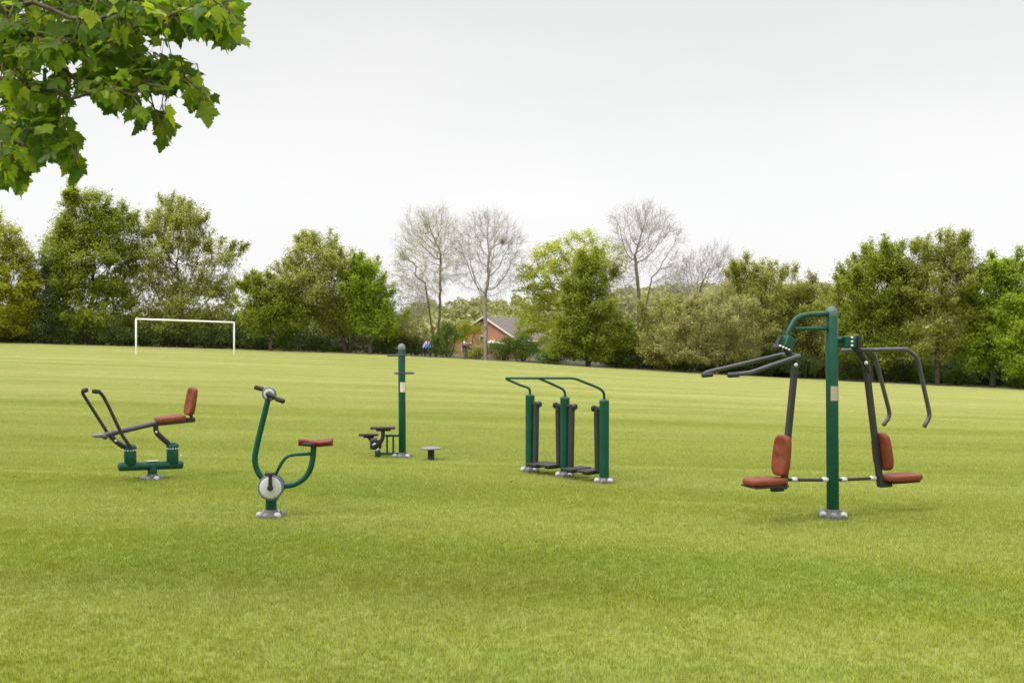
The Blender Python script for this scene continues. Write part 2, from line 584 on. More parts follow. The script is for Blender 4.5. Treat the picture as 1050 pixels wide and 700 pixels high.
# mechanism
MB().box(sp(318, 365), P.a, P.n, Z, .17, .14, .17, .03).build('stepper_housing', M['black'], tp)
MB().tube([sp(395, 215, .1), sp(398, 300, .1), sp(340, 395, .06)], .03, 10, fillet=.05).build('pedal_arm', M['charcoal'], tp)
MB().tube([sp(240, 285, -.1), sp(270, 330, -.1), sp(330, 390, -.06)], .03, 10, fillet=.05).build('pedal_arm', M['charcoal'], tp)
MB().box(sp(395, 195, .1), P.a, P.n, Z, .37, .17, .03, .008).box(sp(400, 212, .1), P.a, P.n, Z, .22, .12, .04, .01).build('pedal', M['rubber'], tp)
MB().box(sp(243, 268, -.12), P.a, P.n, Z, .29, .17, .03, .008).box(sp(243, 285, -.12), P.a, P.n, Z, .16, .12, .04, .01).build('pedal', M['rubber'], tp)
for (x, y) in ((300, 372), (352, 315), (338, 430)):
    MB().tube([sp(x - 12, y + 8, .08), sp(x + 14, y - 10, .1)], .013, 8).build('bolt', M['steel'], tp)
# ---- standing disc ----
O = G(442, 471)
td = empty('twist_disc', O, 'low grey standing disc on a dark stem beside the tall stepper post', 'twist disc')
MB().lathe(O, Z, [(.055, -.02), (.055, .01), (.048, .02), (.048, .145)], 20).build('stem', M['rubber'], td)
MB().lathe(O + Z * .145, Z, [(.06, 0), (.14, .012), (.155, .018), (.157, .028), (.15, .034), (.05, .037)], 32).build('disc', M['capgrey'], td)

# ---- air walker ----------------------------------------------------------------
Pa, Pb, Pc = G(543.5, 482.5), G(579.3, 487.6), G(619.5, 494)
aw = empty('air_walker', Pb, 'double air walker with three green posts, hanging charcoal legs and a green handrail', 'air walker')
th = math.degrees(math.atan2(Pc.y - Pa.y, Pc.x - Pa.x))
P = Plane(Pa, th)
q = zc(5.0, 500, 370)
rp = lambda x, y, off=0.0: P.at(*q(x, y), off)
H = 1.0
tops = []
for c in (Pa, Pb, Pc):
    footing(aw, c, .125)
    t = c + Z * (H + .02)
    tops.append(t)
    MB().tube([c + Z * .03, t], .062, 20, cap='flat').build('post', M['green'], aw)
    MB().lathe(t, Z, [(.063, -.004), (.063, .012), (.045, .02), (.03, .03)], 20).build('end_cap', M['green'], aw)
off = .36
lc, mc, rc = rp(86, 88, off), rp(262, 88, off), rp(445, 88, off)
MB().tube([tops[0], tops[0] + Z * .11, rp(175, 127, off * .28), lc, mc, rc, rp(575, 140, off * .2), tops[2] + Z * .11, tops[2]], .0165, 12, fillet=.07).tube([tops[1], tops[1] + Z * .11, rp(352, 128, off * .28), mc], .0165, 12, fillet=.07).build('handrail', M['green'], aw)
for (pi, sgn, swing) in ((0, 1, .02), (1, -1, -.02), (1, 1, .02), (2, -1, -.02)):
    c = tops[pi]
    axv = P.a * sgn
    piv = c - Z * .1 + axv * .13
    pt = MB().tube([c - Z * .1, c - Z * .1 + axv * .19], .03, 12).build('pivot', M['black'], aw)
    MB().lathe(c - Z * .1 + axv * .16, axv, [(.04, 0), (.042, .03), (.03, .045)], 16).build('pivot_cap', M['black'], pt)
    foot = piv + P.n * swing - Z * .80
    l = MB().tube([piv + Z * .03, foot], .038, 4, cap='flat', up=P.n)
    leg = l.build('hanging_leg', M['charcoal'], aw)
    tc = foot + axv * .10 - Z * .0
    MB().box(tc, P.a, P.n, Z, .19, .38, .03, .008).box(tc - Z * .028, P.a, P.n, Z, .10, .26, .03, .008).build('foot_tray', M['rubber'], aw)

# ---- chest press / pull down ---------------------------------------------------
O = G(854, 529)
cp = empty('press_and_pulldown_machine', O, 'tall green post with red seats and grey levers either side, rightmost gym machine', 'gym machine')
P = Plane(O, 22)
pp = lambda x, y, off=0.0: P.at(x, y, off)
footing(cp, O, .15)
ptop = pp(850.4, 322)
ptt = Vector((O.x - .02, O.y, ptop.z))
MB().tube([O + Z * .03, ptt], .062, 24).build('post', M['green'], cp)
MB().lathe(ptt, Z, [(.064, -.03), (.067, -.01), (.066, .02), (.055, .05), (.035, .07), (.012, .08)], 24).build('end_cap', M['capgreen'], cp)
lz = pp(853, 403)
curved_label(cp, Vector((O.x - .01, O.y, lz.z)), .065, .15, R(-122), R(-48), M['label'], P.n)
pc = pp(850.4, 321.5)
# left lever
MB().tube([pc, pp(829, 322.5), pp(817, 325), pp(810, 336), pp(806, 348)], .027, 14, fillet=.12).tube([pp(851, 336.5), pp(815, 337.3)], .021, 12).build('top_arm', M['green'], cp)
dl = (pp(803, 356) - pp(808, 344)).normalized(); dn = dl.cross(P.n).normalized()
blk = MB().box(pp(806.5, 351), dl, P.n, dn, .12, .13, .10, .01).build('lever_housing', M['green'], cp)
MB().box(pp(798.5, 350), dl, P.n, dn, .13, .05, .035, .006).box(pp(797, 356), dl, P.n, dn, .05, .1, .06, .01).build('stop_plate', M['black'], cp)
for i in range(4):
    bolt(pp(800 + i * 3.0, 354.5 + i * 1.3, .075), P.n, 'white', .011, blk)
MB().tube([pp(806, 358), pp(812, 366), pp(816, 373)], .035, 10).build('pivot_bracket', M['black'], cp)
xo = .25
MB().tube([pp(747, 384.5, xo), pp(769, 382, xo), pp(817, 365.5, xo), pp(820, 364.8, xo - .03), pp(803, 363.2, -xo + .03), pp(799, 364, -xo), pp(727, 381, -xo), pp(722, 383, -xo)], .0205, 12, fillet=.035).build('press_lever', M['grey'], cp)
MB().tube([pp(747, 384.5, xo), pp(757, 384, xo)], .025).build('grip', M['charcoal'], cp)
MB().tube([pp(720.5, 384.6, -xo), pp(730, 383.8, -xo + .01)], .025).build('grip', M['charcoal'], cp)
MB().tube([pp(815.6, 371), pp(808, 447), pp(803.6, 501)], .036, 4, cap='flat', up=P.n).build('seat_arm', M['charcoal'], cp)
bolt(pp(816, 374, .04), P.n, 'steel', .02, cp)
lv = (pp(815.6, 371) - pp(803.6, 501)).normalized()
bn = -(P.a - lv * P.a.dot(lv)).normalized()
MB().pad(pp(806.0, 467) + bn * .055, P.n, lv, bn, .25, .41, .065, taper=.10, bowl=.25, dimple=.12).build('backrest', M['pad'], cp)
sc0 = pp(803, 495.5); sc1 = pp(765.5, 494)
sv = -P.a
sl = (Vector((sc1.x, sc1.y, 0)) - Vector((sc0.x, sc0.y, 0))).length
MB().pad((sc0 + sc1) / 2 + Z * .015, P.n, sv, Z, .27, sl, .065, taper=.06, bowl=.12).build('seat', M['pad'], cp)
MB().box((sc0 + sc1) / 2 - Z * .028, sv, P.n, Z, sl * .9, .26, .018, .005).box(sc0 + sv * .07 - Z * .05, sv, P.n, Z, .14, .06, .05, .01).build('seat_bracket', M['black'], cp)
# link bars
e = MB().tube([pp(806, 491.5), pp(853, 492)], .017, 10).tube([pp(853, 492), pp(900, 490)], .017, 10).build('link_bar', M['charcoal'], cp)
for x in (814, 846, 865, 895):
    y = 491.5 if x < 853 else 492 - (x - 853) * .045
    MB().tube([pp(x - 2.2, y, .0), pp(x + 2.2, y, .0)], .026, 10).build('bolt', M['steel'], e)
# right lever
MB().tube([pp(851, 348), pp(865, 348.5)], .028, 12).build('side_stub', M['green'], cp)
blk = MB().box(pp(868.3, 350.5), P.a, P.n, Z, .14, .14, .12, .012).build('lever_housing', M['green'], cp)
for i in range(3):
    bolt(pp(873.5, 346 + i * 4.1, .08), P.n, 'white', .013, blk)
MB().box(pp(877.5, 350), P.a, P.n, Z, .05, .12, .13, .01).build('stop_plate', M['black'], cp)
MB().tube([pp(906, 435.5, -xo), pp(912.3, 427, -xo), pp(911.5, 420, -xo), pp(896.8, 364, -xo), pp(893, 359.8, -xo), pp(862, 359.5, -xo), pp(900, 358.5, xo), pp(930, 358, xo), pp(940.5, 366.5, xo), pp(953.2, 424, xo), pp(952.5, 429, xo), pp(947.8, 437, xo)], .0225, 12, fillet=.055).build('pull_lever', M['grey'], cp)
MB().tube([pp(874, 352), pp(887.5, 371), pp(889, 381)], .038, 10, fillet=.05).build('pivot_bracket', M['black'], cp)
MB().tube([pp(887.5, 371), pp(896.8, 448), pp(902.8, 498)], .036, 4, cap='flat', up=P.n).build('seat_arm', M['charcoal'], cp)
bolt(pp(888, 372, .05), P.n, 'steel', .02, cp)
rv = (pp(887.5, 371) - pp(902.8, 498)).normalized()
bn = (P.a - rv * P.a.dot(rv)).normalized()
MB().pad(pp(900.0, 463.5) + bn * .06, P.n, rv, bn, .27, .40, .065, taper=.12, bowl=.25).build('backrest', M['pad'], cp)
sc0 = pp(905, 491.5); sc1 = pp(941, 488)
sv = P.a
sl = (sc1 - sc0).length
MB().pad((sc0 + sc1) / 2 + Z * .01, P.n, sv, Z, .27, sl, .065, taper=.06, bowl=.12).build('seat', M['pad'], cp)
MB().box((sc0 + sc1) / 2 - Z * .035, sv, P.n, Z, sl * .75, .2, .018, .005).box(sc0 + sv * .03 - Z * .05, sv, P.n, Z, .16, .06, .06, .01).build('seat_bracket', M['black'], cp)

# ------------------------------------------------------------------ goal
def ground_at(px, Y):
    x = (px - 525) / F * Y
    return Vector((x, Y, tz(x, Y)))


ga, gb = ground_at(139.5, 69.6), ground_at(240, 74.5)
gl = empty('football_goal', (ga + gb) / 2, 'white football goal frame without a net in front of the left trees', 'goal')
ta = Vector((ga.x, ga.y, at(139.5, 327, 69.6).z)); tb = Vector((gb.x, gb.y, at(240, 330.5, 74.5).z))
MB().tube([ga - Z * .1, ta], .062, 12).build('goal_post', M['goalwhite'], gl)
MB().tube([gb - Z * .1, tb], .062, 12).build('goal_post', M['goalwhite'], gl)
MB().tube([ta, tb], .062, 12).build('crossbar', M['goalwhite'], gl)

# ------------------------------------------------------------------ ground
def axis_vals():
    s = np.linspace(0, 1, 90)
    v = 40 * s + 860 * s ** 4
    return v


xs = np.concatenate([-axis_vals()[::-1][:-1], axis_vals()])
yv = np.concatenate([np.linspace(-60, 0, 12)[:-1], np.linspace(0, 120, 121), np.linspace(125, 420, 60), np.linspace(450, 1500, 20)])
X, Yg = np.meshgrid(xs, yv)
Zg = terrain(X, Yg)
nx, ny = len(xs), len(yv)
V = np.stack([X.ravel(), Yg.ravel(), Zg.ravel()], 1)
idx = np.arange(nx * ny).reshape(ny, nx)
Fq = np.stack([idx[:-1, :-1].ravel(), idx[:-1, 1:].ravel(), idx[1:, 1:].ravel(), idx[1:, :-1].ravel()], 1)


def np_mesh(name, V, Fq, mat, smooth=True):
    """quads or triangles from numpy arrays"""
    me = bpy.data.meshes.new(name)
    nf, k = Fq.shape
    me.vertices.add(len(V)); me.vertices.foreach_set('co', np.ascontiguousarray(V, dtype=np.float32).ravel())
    me.loops.add(nf * k); me.loops.foreach_set('vertex_index', np.ascontiguousarray(Fq, dtype=np.int32).ravel())
    me.polygons.add(nf)
    me.polygons.foreach_set('loop_start', np.arange(0, nf * k, k, dtype=np.int32))
    me.polygons.foreach_set('use_smooth', np.full(nf, smooth))
    me.update(calc_edges=True)
    me.materials.append(mat)
    return me


def grass_color(nt, tipfac=None):
    ge = N(nt, 'ShaderNodeNewGeometry')
    sx = N(nt, 'ShaderNodeSeparateXYZ'); nt.links.new(ge.outputs['Position'], sx.inputs[0])
    rm = N(nt, 'ShaderNodeMapping'); rm.inputs['Rotation'].default_value = (0, 0, R(9))
    nt.links.new(ge.outputs['Position'], rm.inputs[0])
    def noise(scale, sxyz=(1, 1, 1), detail=4.0, rough=.6, loc=(0, 0, 0)):
        mp = N(nt, 'ShaderNodeMapping'); mp.inputs['Scale'].default_value = sxyz; mp.inputs['Location'].default_value = loc
        nt.links.new(rm.outputs[0], mp.inputs[0])
        no = N(nt, 'ShaderNodeTexNoise', i_Scale=scale, i_Detail=detail, i_Roughness=rough)
        nt.links.new(mp.outputs[0], no.inputs['Vector'])
        return no.outputs[0]
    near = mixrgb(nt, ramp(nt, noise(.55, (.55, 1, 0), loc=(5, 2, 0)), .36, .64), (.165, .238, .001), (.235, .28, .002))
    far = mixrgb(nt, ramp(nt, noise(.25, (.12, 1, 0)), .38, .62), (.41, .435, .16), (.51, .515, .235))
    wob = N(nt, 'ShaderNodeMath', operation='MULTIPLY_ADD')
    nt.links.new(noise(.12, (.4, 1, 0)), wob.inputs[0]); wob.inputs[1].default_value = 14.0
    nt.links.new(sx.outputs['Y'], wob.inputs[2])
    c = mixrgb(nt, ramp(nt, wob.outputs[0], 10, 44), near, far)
    # mowing stripes, slightly slanted
    mp = N(nt, 'ShaderNodeMapping'); mp.inputs['Rotation'].default_value = (0, 0, R(12))
    nt.links.new(ge.outputs['Position'], mp.inputs[0])
    w = N(nt, 'ShaderNodeTexWave', i_Scale=.085, i_Distortion=3.2, i_Detail=3.0)
    w.inputs['Detail Scale'].default_value = .35
    w.bands_direction = 'Y'
    nt.links.new(mp.outputs[0], w.inputs['Vector'])
    c = mixrgb(nt, ramp(nt, w.outputs['Fac'], .25, .8, 0, .2), c, (.56, .56, .2))
    c = mixrgb(nt, ramp(nt, noise(.9, (.07, 1, 0), 5, .7, (3, 8, 0)), .5, .66, 0, .55), c, (.24, .32, .035))
    c = mixrgb(nt, ramp(nt, noise(1.5, (.06, 1, 0), 5, .7, (13, 2, 0)), .54, .68, 0, .28), c, (.60, .56, .24))
    # dark green patches and yellow patches
    c = mixrgb(nt, ramp(nt, noise(1.6, (.5, 1, 0), 5, .65, (9, 4, 0)), .52, .72, 0, .25), c, (.15, .24, .006))
    c = mixrgb(nt, ramp(nt, noise(2.6, (.6, 1, 0), 5, .65, (1, 7, 0)), .58, .78, 0, .45), c, (.46, .40, .09))
    return c


def grass_ground():
    m, nt, b = newmat('grass_ground')
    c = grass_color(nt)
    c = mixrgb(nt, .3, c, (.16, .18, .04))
    tc = N(nt, 'ShaderNodeTexCoord')
    no = N(nt, 'ShaderNodeTexNoise', i_Scale=30.0, i_Detail=6.0, i_Roughness=.8)
    nt.links.new(tc.outputs['Object'], no.inputs['Vector'])
    c = mixrgb(nt, ramp(nt, no.outputs[0], .35, .7, 0, .5), c, (.09, .12, .02))
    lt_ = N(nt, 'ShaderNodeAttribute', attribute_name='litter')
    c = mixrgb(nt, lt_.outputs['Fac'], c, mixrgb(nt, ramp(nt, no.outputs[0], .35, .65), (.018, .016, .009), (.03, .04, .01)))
    nt.links.new(c, b.inputs['Base Color'])
    b.inputs['Roughness'].default_value = .95
    bp = N(nt, 'ShaderNodeBump', i_Strength=.6, i_Distance=.03)
    nt.links.new(no.outputs[0], bp.inputs['Height']); nt.links.new(bp.outputs[0], b.inputs['Normal'])
    return m


def grass_blade():
    m, nt, b = newmat('grass_blades')
    out = nt.nodes['Material Output']
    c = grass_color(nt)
    at_ = N(nt, 'ShaderNodeAttribute', attribute_name='tip')
    ge = N(nt, 'ShaderNodeNewGeometry')
    hs = N(nt, 'ShaderNodeHueSaturation')
    nt.links.new(c, hs.inputs['Color'])
    nt.links.new(ramp(nt, ge.outputs['Random Per Island'], 0, 1, .7, 1.35), hs.inputs['Value'])
    wn = N(nt, 'ShaderNodeTexWhiteNoise', noise_dimensions='1D')
    nt.links.new(ge.outputs['Random Per Island'], wn.inputs['W'])
    # some blades are straw coloured
    c2 = mixrgb(nt, ramp(nt, wn.outputs['Value'], .9, .94, 0, .5), hs.outputs[0], (.55, .46, .14))
    c2 = mixrgb(nt, ramp(nt, at_.outputs['Fac'], .6, 1, 0, .22), c2, (.46, .47, .05))
    nt.links.new(c2, b.inputs['Base Color'])
    b.inputs['Roughness'].default_value = .65
    b.inputs['Specular IOR Level'].default_value = .1
    tr = N(nt, 'ShaderNodeBsdfTranslucent'); nt.links.new(c2, tr.inputs['Color'])
    mx = N(nt, 'ShaderNodeMixShader'); mx.inputs[0].default_value = .3
    nt.links.new(b.outputs[0], mx.inputs[1]); nt.links.new(tr.outputs[0], mx.inputs[2])
    nt.links.new(mx.outputs[0], out.inputs['Surface'])
    return m


ground = bpy.data.objects.new('ground', np_mesh('ground', V, Fq, grass_ground()))
COL.objects.link(ground); setting(ground)
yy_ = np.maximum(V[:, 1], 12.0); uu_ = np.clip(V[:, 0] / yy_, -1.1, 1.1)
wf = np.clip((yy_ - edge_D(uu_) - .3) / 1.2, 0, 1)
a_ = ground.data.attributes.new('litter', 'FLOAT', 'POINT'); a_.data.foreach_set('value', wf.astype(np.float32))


def blade_patch(name, n, size, hmin, hmax, wid, mat, seed):
    r = np.random.default_rng(seed)
    # clumpy placement
    k = n // 14
    cc = r.uniform(-size / 2, size / 2, (k, 2))
    p = cc[r.integers(0, k, n)] + r.normal(0, .022, (n, 2))
    loose = r.random(n) < .45
    p[loose] = r.uniform(-size / 2, size / 2, (loose.sum(), 2))
    p = (p + size / 2) % size - size / 2
    ang = r.uniform(0, 2 * PI, n)
    lean = r.uniform(0, 2 * PI, n)
    h = r.uniform(hmin, hmax, n); w = wid * r.uniform(.6, 1.3, n)
    bend = h * r.uniform(.15, 1.0, n)
    dx, dy = np.cos(ang) * w / 2, np.sin(ang) * w / 2
    lx, ly = np.cos(lean), np.sin(lean)
    V = np.zeros((n, 5, 3))
    V[:, 0] = np.stack([p[:, 0] - dx, p[:, 1] - dy, -.01 + 0 * h], 1)
    V[:, 1] = np.stack([p[:, 0] + dx, p[:, 1] + dy, -.01 + 0 * h], 1)
    V[:, 2] = np.stack([p[:, 0] + dx * .8 + lx * bend * .35, p[:, 1] + dy * .8 + ly * bend * .35, h * .62], 1)
    V[:, 3] = np.stack([p[:, 0] - dx * .8 + lx * bend * .35, p[:, 1] - dy * .8 + ly * bend * .35, h * .62], 1)
    V[:, 4] = np.stack([p[:, 0] + lx * bend, p[:, 1] + ly * bend, h], 1)
    base = np.arange(n)[:, None] * 5
    T = np.concatenate([base + np.array([[0, 1, 2]]), base + np.array([[0, 2, 3]]), base + np.array([[3, 2, 4]])], 0)
    me = np_mesh(name, V.reshape(-1, 3), T, mat, True)
    a = me.attributes.new('tip', 'FLOAT', 'POINT')
    a.data.foreach_set('value', np.tile(np.array([0, 0, .6, .6, 1], dtype=np.float32), n))
    return me


bm_ = grass_blade()
patch_col = bpy.data.collections.new('grass_patches')   # source patches for the lawn, not linked to the scene
for i in range(6):
    me = blade_patch('grass_patch', 10500, 1.0, .012, .032, .0036, bm_, 100 + i)
    patch_col.objects.link(bpy.data.objects.new('grass_patch', me))
# points for the patches over the lawn
gx, gy = np.meshgrid(np.arange(-75, 76, 1.0), np.arange(2.5, 106, 1.0))
gx, gy = gx.ravel(), gy.ravel()
keep = (np.abs(gx) < gy * .60 + 3.5) & (gy < edge_D(gx / gy) + .4)
gx, gy = gx[keep], gy[keep]
gz = terrain(gx, gy)
e = .5
nxn = -(terrain(gx + e, gy) - terrain(gx - e, gy)) / (2 * e)
nyn = -(terrain(gx, gy + e) - terrain(gx, gy - e)) / (2 * e)
rot = np.zeros((len(gx), 3), np.float32)
rot[:, 0] = -nyn; rot[:, 1] = nxn
pm = bpy.data.meshes.new('lawn_grass')
pm.vertices.add(len(gx)); pm.vertices.foreach_set('co', np.stack([gx, gy, gz], 1).astype(np.float32).ravel())
ra = pm.attributes.new('prot', 'FLOAT_VECTOR', 'POINT'); ra.data.foreach_set('vector', rot.ravel())
pk = pm.attributes.new('pick', 'INT', 'POINT'); pk.data.foreach_set('value', rng.integers(0, 6, len(gx)).astype(np.int32))
rz = pm.attributes.new('spin', 'FLOAT', 'POINT'); rz.data.foreach_set('value', (rng.integers(0, 4, len(gx)) * PI / 2).astype(np.float32))
lawn = bpy.data.objects.new('lawn_grass', pm); COL.objects.link(lawn); setting(lawn, 'stuff')
gn = bpy.data.node_groups.new('lawn', 'GeometryNodeTree')
gn.interface.new_socket('Geometry', in_out='INPUT', socket_type='NodeSocketGeometry')
gn.interface.new_socket('Geometry', in_out='OUTPUT', socket_type='NodeSocketGeometry')
gi = gn.nodes.new('NodeGroupInput'); go = gn.nodes.new('NodeGroupOutput')
m2p = gn.nodes.new('GeometryNodeMeshToPoints')
ci = gn.nodes.new('GeometryNodeCollectionInfo'); ci.inputs[0].default_value = patch_col
ci.inputs['Separate Children'].default_value = True; ci.inputs['Reset Children'].default_value = True
iop = gn.nodes.new('GeometryNodeInstanceOnPoints'); iop.inputs['Pick Instance'].default_value = True


def named(nm, typ):
    n = gn.nodes.new('GeometryNodeInputNamedAttribute'); n.data_type = typ; n.inputs[0].default_value = nm
    return n


L = gn.links
L.new(gi.outputs[0], m2p.inputs[0]); L.new(m2p.outputs[0], iop.inputs['Points'])
L.new(ci.outputs[0], iop.inputs['Instance'])
n1 = named('prot', 'FLOAT_VECTOR'); n2 = named('pick', 'INT'); n3 = named('spin', 'FLOAT')
L.new(n1.outputs[0], iop.inputs['Rotation']); L.new(n2.outputs[0], iop.inputs['Instance Index'])
ri = gn.nodes.new('GeometryNodeRotateInstances')
cx = gn.nodes.new('ShaderNodeCombineXYZ'); L.new(n3.outputs[0], cx.inputs[2])
L.new(iop.outputs[0], ri.inputs['Instances']); L.new(cx.outputs[0], ri.inputs['Rotation'])
L.new(ri.outputs[0], go.inputs[0])
md = lawn.modifiers.new('lawn', 'NODES'); md.node_group = gn

def scatter(name, n, rad, mat, y0, y1, label, seed, z0, flat=.4):
    r = np.random.default_rng(seed)
    y = y0 + (y1 - y0) * r.random(n) ** 1.3; x = r.uniform(-.58, .58, n) * y
    z = terrain(x, y) + z0
    V = []; T = []
    for i in range(n):
        q_ = rad * r.uniform(.6, 1.3); a0 = r.uniform(0, 6); tx, ty = r.normal(0, flat, 2)
        for k in range(7):
            a = a0 + 2 * PI * k / 7; dx, dy = math.cos(a) * q_, math.sin(a) * q_ * r.uniform(.6, 1)
            V.append((x[i] + dx, y[i] + dy, z[i] + dx * tx + dy * ty))
        T += [(7 * i, 7 * i + k, 7 * i + k + 1) for k in range(1, 6)]
    o = bpy.data.objects.new(name, np_mesh(name, np.array(V), np.array(T), mat, False)); COL.objects.link(o)
    setting(o, 'stuff'); o['label'] = label; o['category'] = name.replace('_', ' ')


M['petal'] = paint('daisy_petals', (.8, .8, .74), .6, vary=.05, dirt_amt=0)
M['litter'] = paint('dry_leaf', (.3, .2, .08), .8, vary=.4, scale=1)
M['clover'] = paint('clover', (.12, .22, .012), .7, vary=.3, scale=2, dirt_amt=0)
scatter('daisies', 300, .007, M['petal'], 14, 60, 'tiny white daisies dotted through the lawn', 3, .03, .3)
scatter('fallen_leaves', 60, .014, M['litter'], 8, 70, 'small dry brown leaves lying on the lawn', 4, .026)

# ------------------------------------------------------------------ trees
def grow(att, stems, step, di, dk, maxit=90, up=.08, seed=0):
    r = np.random.default_rng(seed)
    pos = []; par = []
    for st in stems:
        st = [np.array(p, float) for p in st]
        prev = -1 if not pos else 0
        if pos and np.linalg.norm(st[0] - pos[0]) > .6: prev = -1
        for i in range(len(st) - 1):
            L_ = np.linalg.norm(st[i + 1] - st[i]); k = max(1, int(L_ / step))
            for j in range(k if i < len(st) - 2 else k + 1):
                p = st[i] + (st[i + 1] - st[i]) * j / k
                if i + j > 0: p = p + r.normal(0, step * .05, 3)
                pos.append(p); par.append(prev); prev = len(pos) - 1
    pos = list(pos)
    A = np.array(att)
    near = np.full(len(A), -1); nd = np.full(len(A), 1e9)
    PA = np.array(pos)
    for s in range(0, len(A), 500):
        d = np.linalg.norm(A[s:s + 500, None] - PA[None], axis=2)
        near[s:s + 500] = d.argmin(1); nd[s:s + 500] = d.min(1)
    alive = np.ones(len(A), bool)
    for it in range(maxit):
        alive &= nd > dk
        ok = alive & (nd < di)
        if not ok.any():
            if not alive.any(): break
            ok = alive & (nd < nd[alive].min() * 1.3)
        ids = near[ok]
        P_ = np.array(pos)
        v = A[ok] - P_[ids]; v /= np.linalg.norm(v, axis=1)[:, None] + 1e-9
        u, inv = np.unique(ids, return_inverse=True)
        S = np.zeros((len(u), 3)); np.add.at(S, inv, v)
        S /= np.linalg.norm(S, axis=1)[:, None] + 1e-9
        S[:, 2] += up; S += r.normal(0, .16, S.shape)
        S /= np.linalg.norm(S, axis=1)[:, None] + 1e-9
        new = P_[u] + S * step
        base = len(pos)
        for i in range(len(u)):
            pos.append(new[i]); par.append(int(u[i]))
        ai = np.where(alive)[0]
        for s in range(0, len(ai), 500):
            q_ = ai[s:s + 500]
            d = np.linalg.norm(A[q_, None] - new[None], axis=2)
            m = d.min(1); am = d.argmin(1)
            b = m < nd[q_] - 1e-6
            nd[q_[b]] = m[b]; near[q_[b]] = base + am[b]
        if len(pos) > 14000: break
    return np.array(pos), np.array(par)


def radii(par, r_tip, r_base):
    n = len(par)
    ch = np.zeros(n, int)
    for p in par:
        if p >= 0: ch[p] += 1
    tips = max(2, (ch == 0).sum())
    nroots = max(1, (par < 0).sum())
    ex = math.log(max(2, tips / nroots)) / math.log(r_base / r_tip)
    acc = np.zeros(n)
    for i in range(n - 1, -1, -1):
        if acc[i] == 0: acc[i] = r_tip ** ex
        if par[i] >= 0: acc[par[i]] += acc[i]
    return acc ** (1 / ex), ch


def wood_mesh(name, pos, par, rad, sel, mat, seg=5):
    i = np.where((par >= 0) & sel)[0]
    a = pos[par[i]]; b = pos[i]
    ra = rad[par[i]]; rb = rad[i]
    ra = np.minimum(ra, rb * 1.6)
    t = b - a; ln = np.linalg.norm(t, axis=1)[:, None] + 1e-9; t = t / ln
    b = b + t * rb[:, None] * .3
    ref = np.where(np.abs(t[:, 2:3]) < .9, np.array([[0, 0, 1.]]), np.array([[1., 0, 0]]))
    u = np.cross(t, ref); u /= np.linalg.norm(u, axis=1)[:, None]
    w = np.cross(t, u)
    n = len(i)
    V = np.zeros((n, 2 * seg, 3))
    for k in range(seg):
        an = 2 * PI * k / seg
        o = u * math.cos(an) + w * math.sin(an)
        V[:, k] = a + o * ra[:, None]
        V[:, seg + k] = b + o * rb[:, None]
    base = np.arange(n)[:, None] * 2 * seg
    Fs = [base + np.array([[k, (k + 1) % seg, seg + (k + 1) % seg, seg + k]]) for k in range(seg)]
    return np_mesh(name, V.reshape(-1, 3), np.concatenate(Fs, 0), mat, True)


def leaf_quads(P_, size, r, upbias=.5, outdir=None, aspect=.62):
    n = len(P_)
    nrm = r.normal(0, 1, (n, 3)); nrm[:, 2] = np.abs(nrm[:, 2]) + upbias
    if outdir is not None: nrm += outdir * .6
    nrm /= np.linalg.norm(nrm, axis=1)[:, None]
    t = r.normal(0, 1, (n, 3)); t[:, 2] -= .3
    t -= nrm * (t * nrm).sum(1)[:, None]; t /= np.linalg.norm(t, axis=1)[:, None]
    s = np.cross(nrm, t)
    L_ = size * r.uniform(.6, 1.35, n)[:, None]
    W_ = L_ * aspect
    V = np.zeros((n, 4, 3))
    V[:, 0] = P_ - t * L_ * .5
    V[:, 1] = P_ + s * W_ * .5 + nrm * L_ * .08
    V[:, 2] = P_ + t * L_ * .5 - nrm * L_ * .12
    V[:, 3] = P_ - s * W_ * .5 + nrm * L_ * .08
    Fq_ = np.arange(n * 4).reshape(n, 4)
    return V.reshape(-1, 3), Fq_


def env_points(ells, Y, n, r, clump=.6, nclump=60, csig=.5, shell=.0, dy=.85):
    """points inside a union of ellipsoids given as (px, py, rx, ry) at distance Y"""
    k = Y / F
    C = []; w = []
    for (cx, cy, rx, ry) in ells:
        c = at(cx, cy, Y)
        C.append((c.x, c.y, c.z, rx * k, min(rx, ry * 1.3) * k * dy, ry * k)); w.append(rx * rx * ry)
    C = np.array(C); w = np.array(w, float) ** .8; w /= w.sum()

    def samp(m):
        id_ = r.choice(len(C), m, p=w)
        d = r.normal(0, 1, (m, 3)); d /= np.linalg.norm(d, axis=1)[:, None]
        rad = r.uniform(shell, 1, m) ** (1 / 2.6)
        return C[id_, :3] + d * rad[:, None] * C[id_, 3:]
    cl = samp(nclump)
    m1 = int(n * clump)
    a = cl[r.integers(0, nclump, m1)] + r.normal(0, csig, (m1, 3)) * np.array([1, 1, .7])
    return np.concatenate([a, samp(n - m1)], 0), C


def rel(P_, root):
    return P_ - np.array(root)


def finish_parts(root, wood, leaves, leafname='crown'):
    for nm, me in wood:
        o = bpy.data.objects.new(nm, me); COL.objects.link(o); o.parent = root
    if leaves is not None:
        o = bpy.data.objects.new(leafname, leaves); COL.objects.link(o); o.parent = root


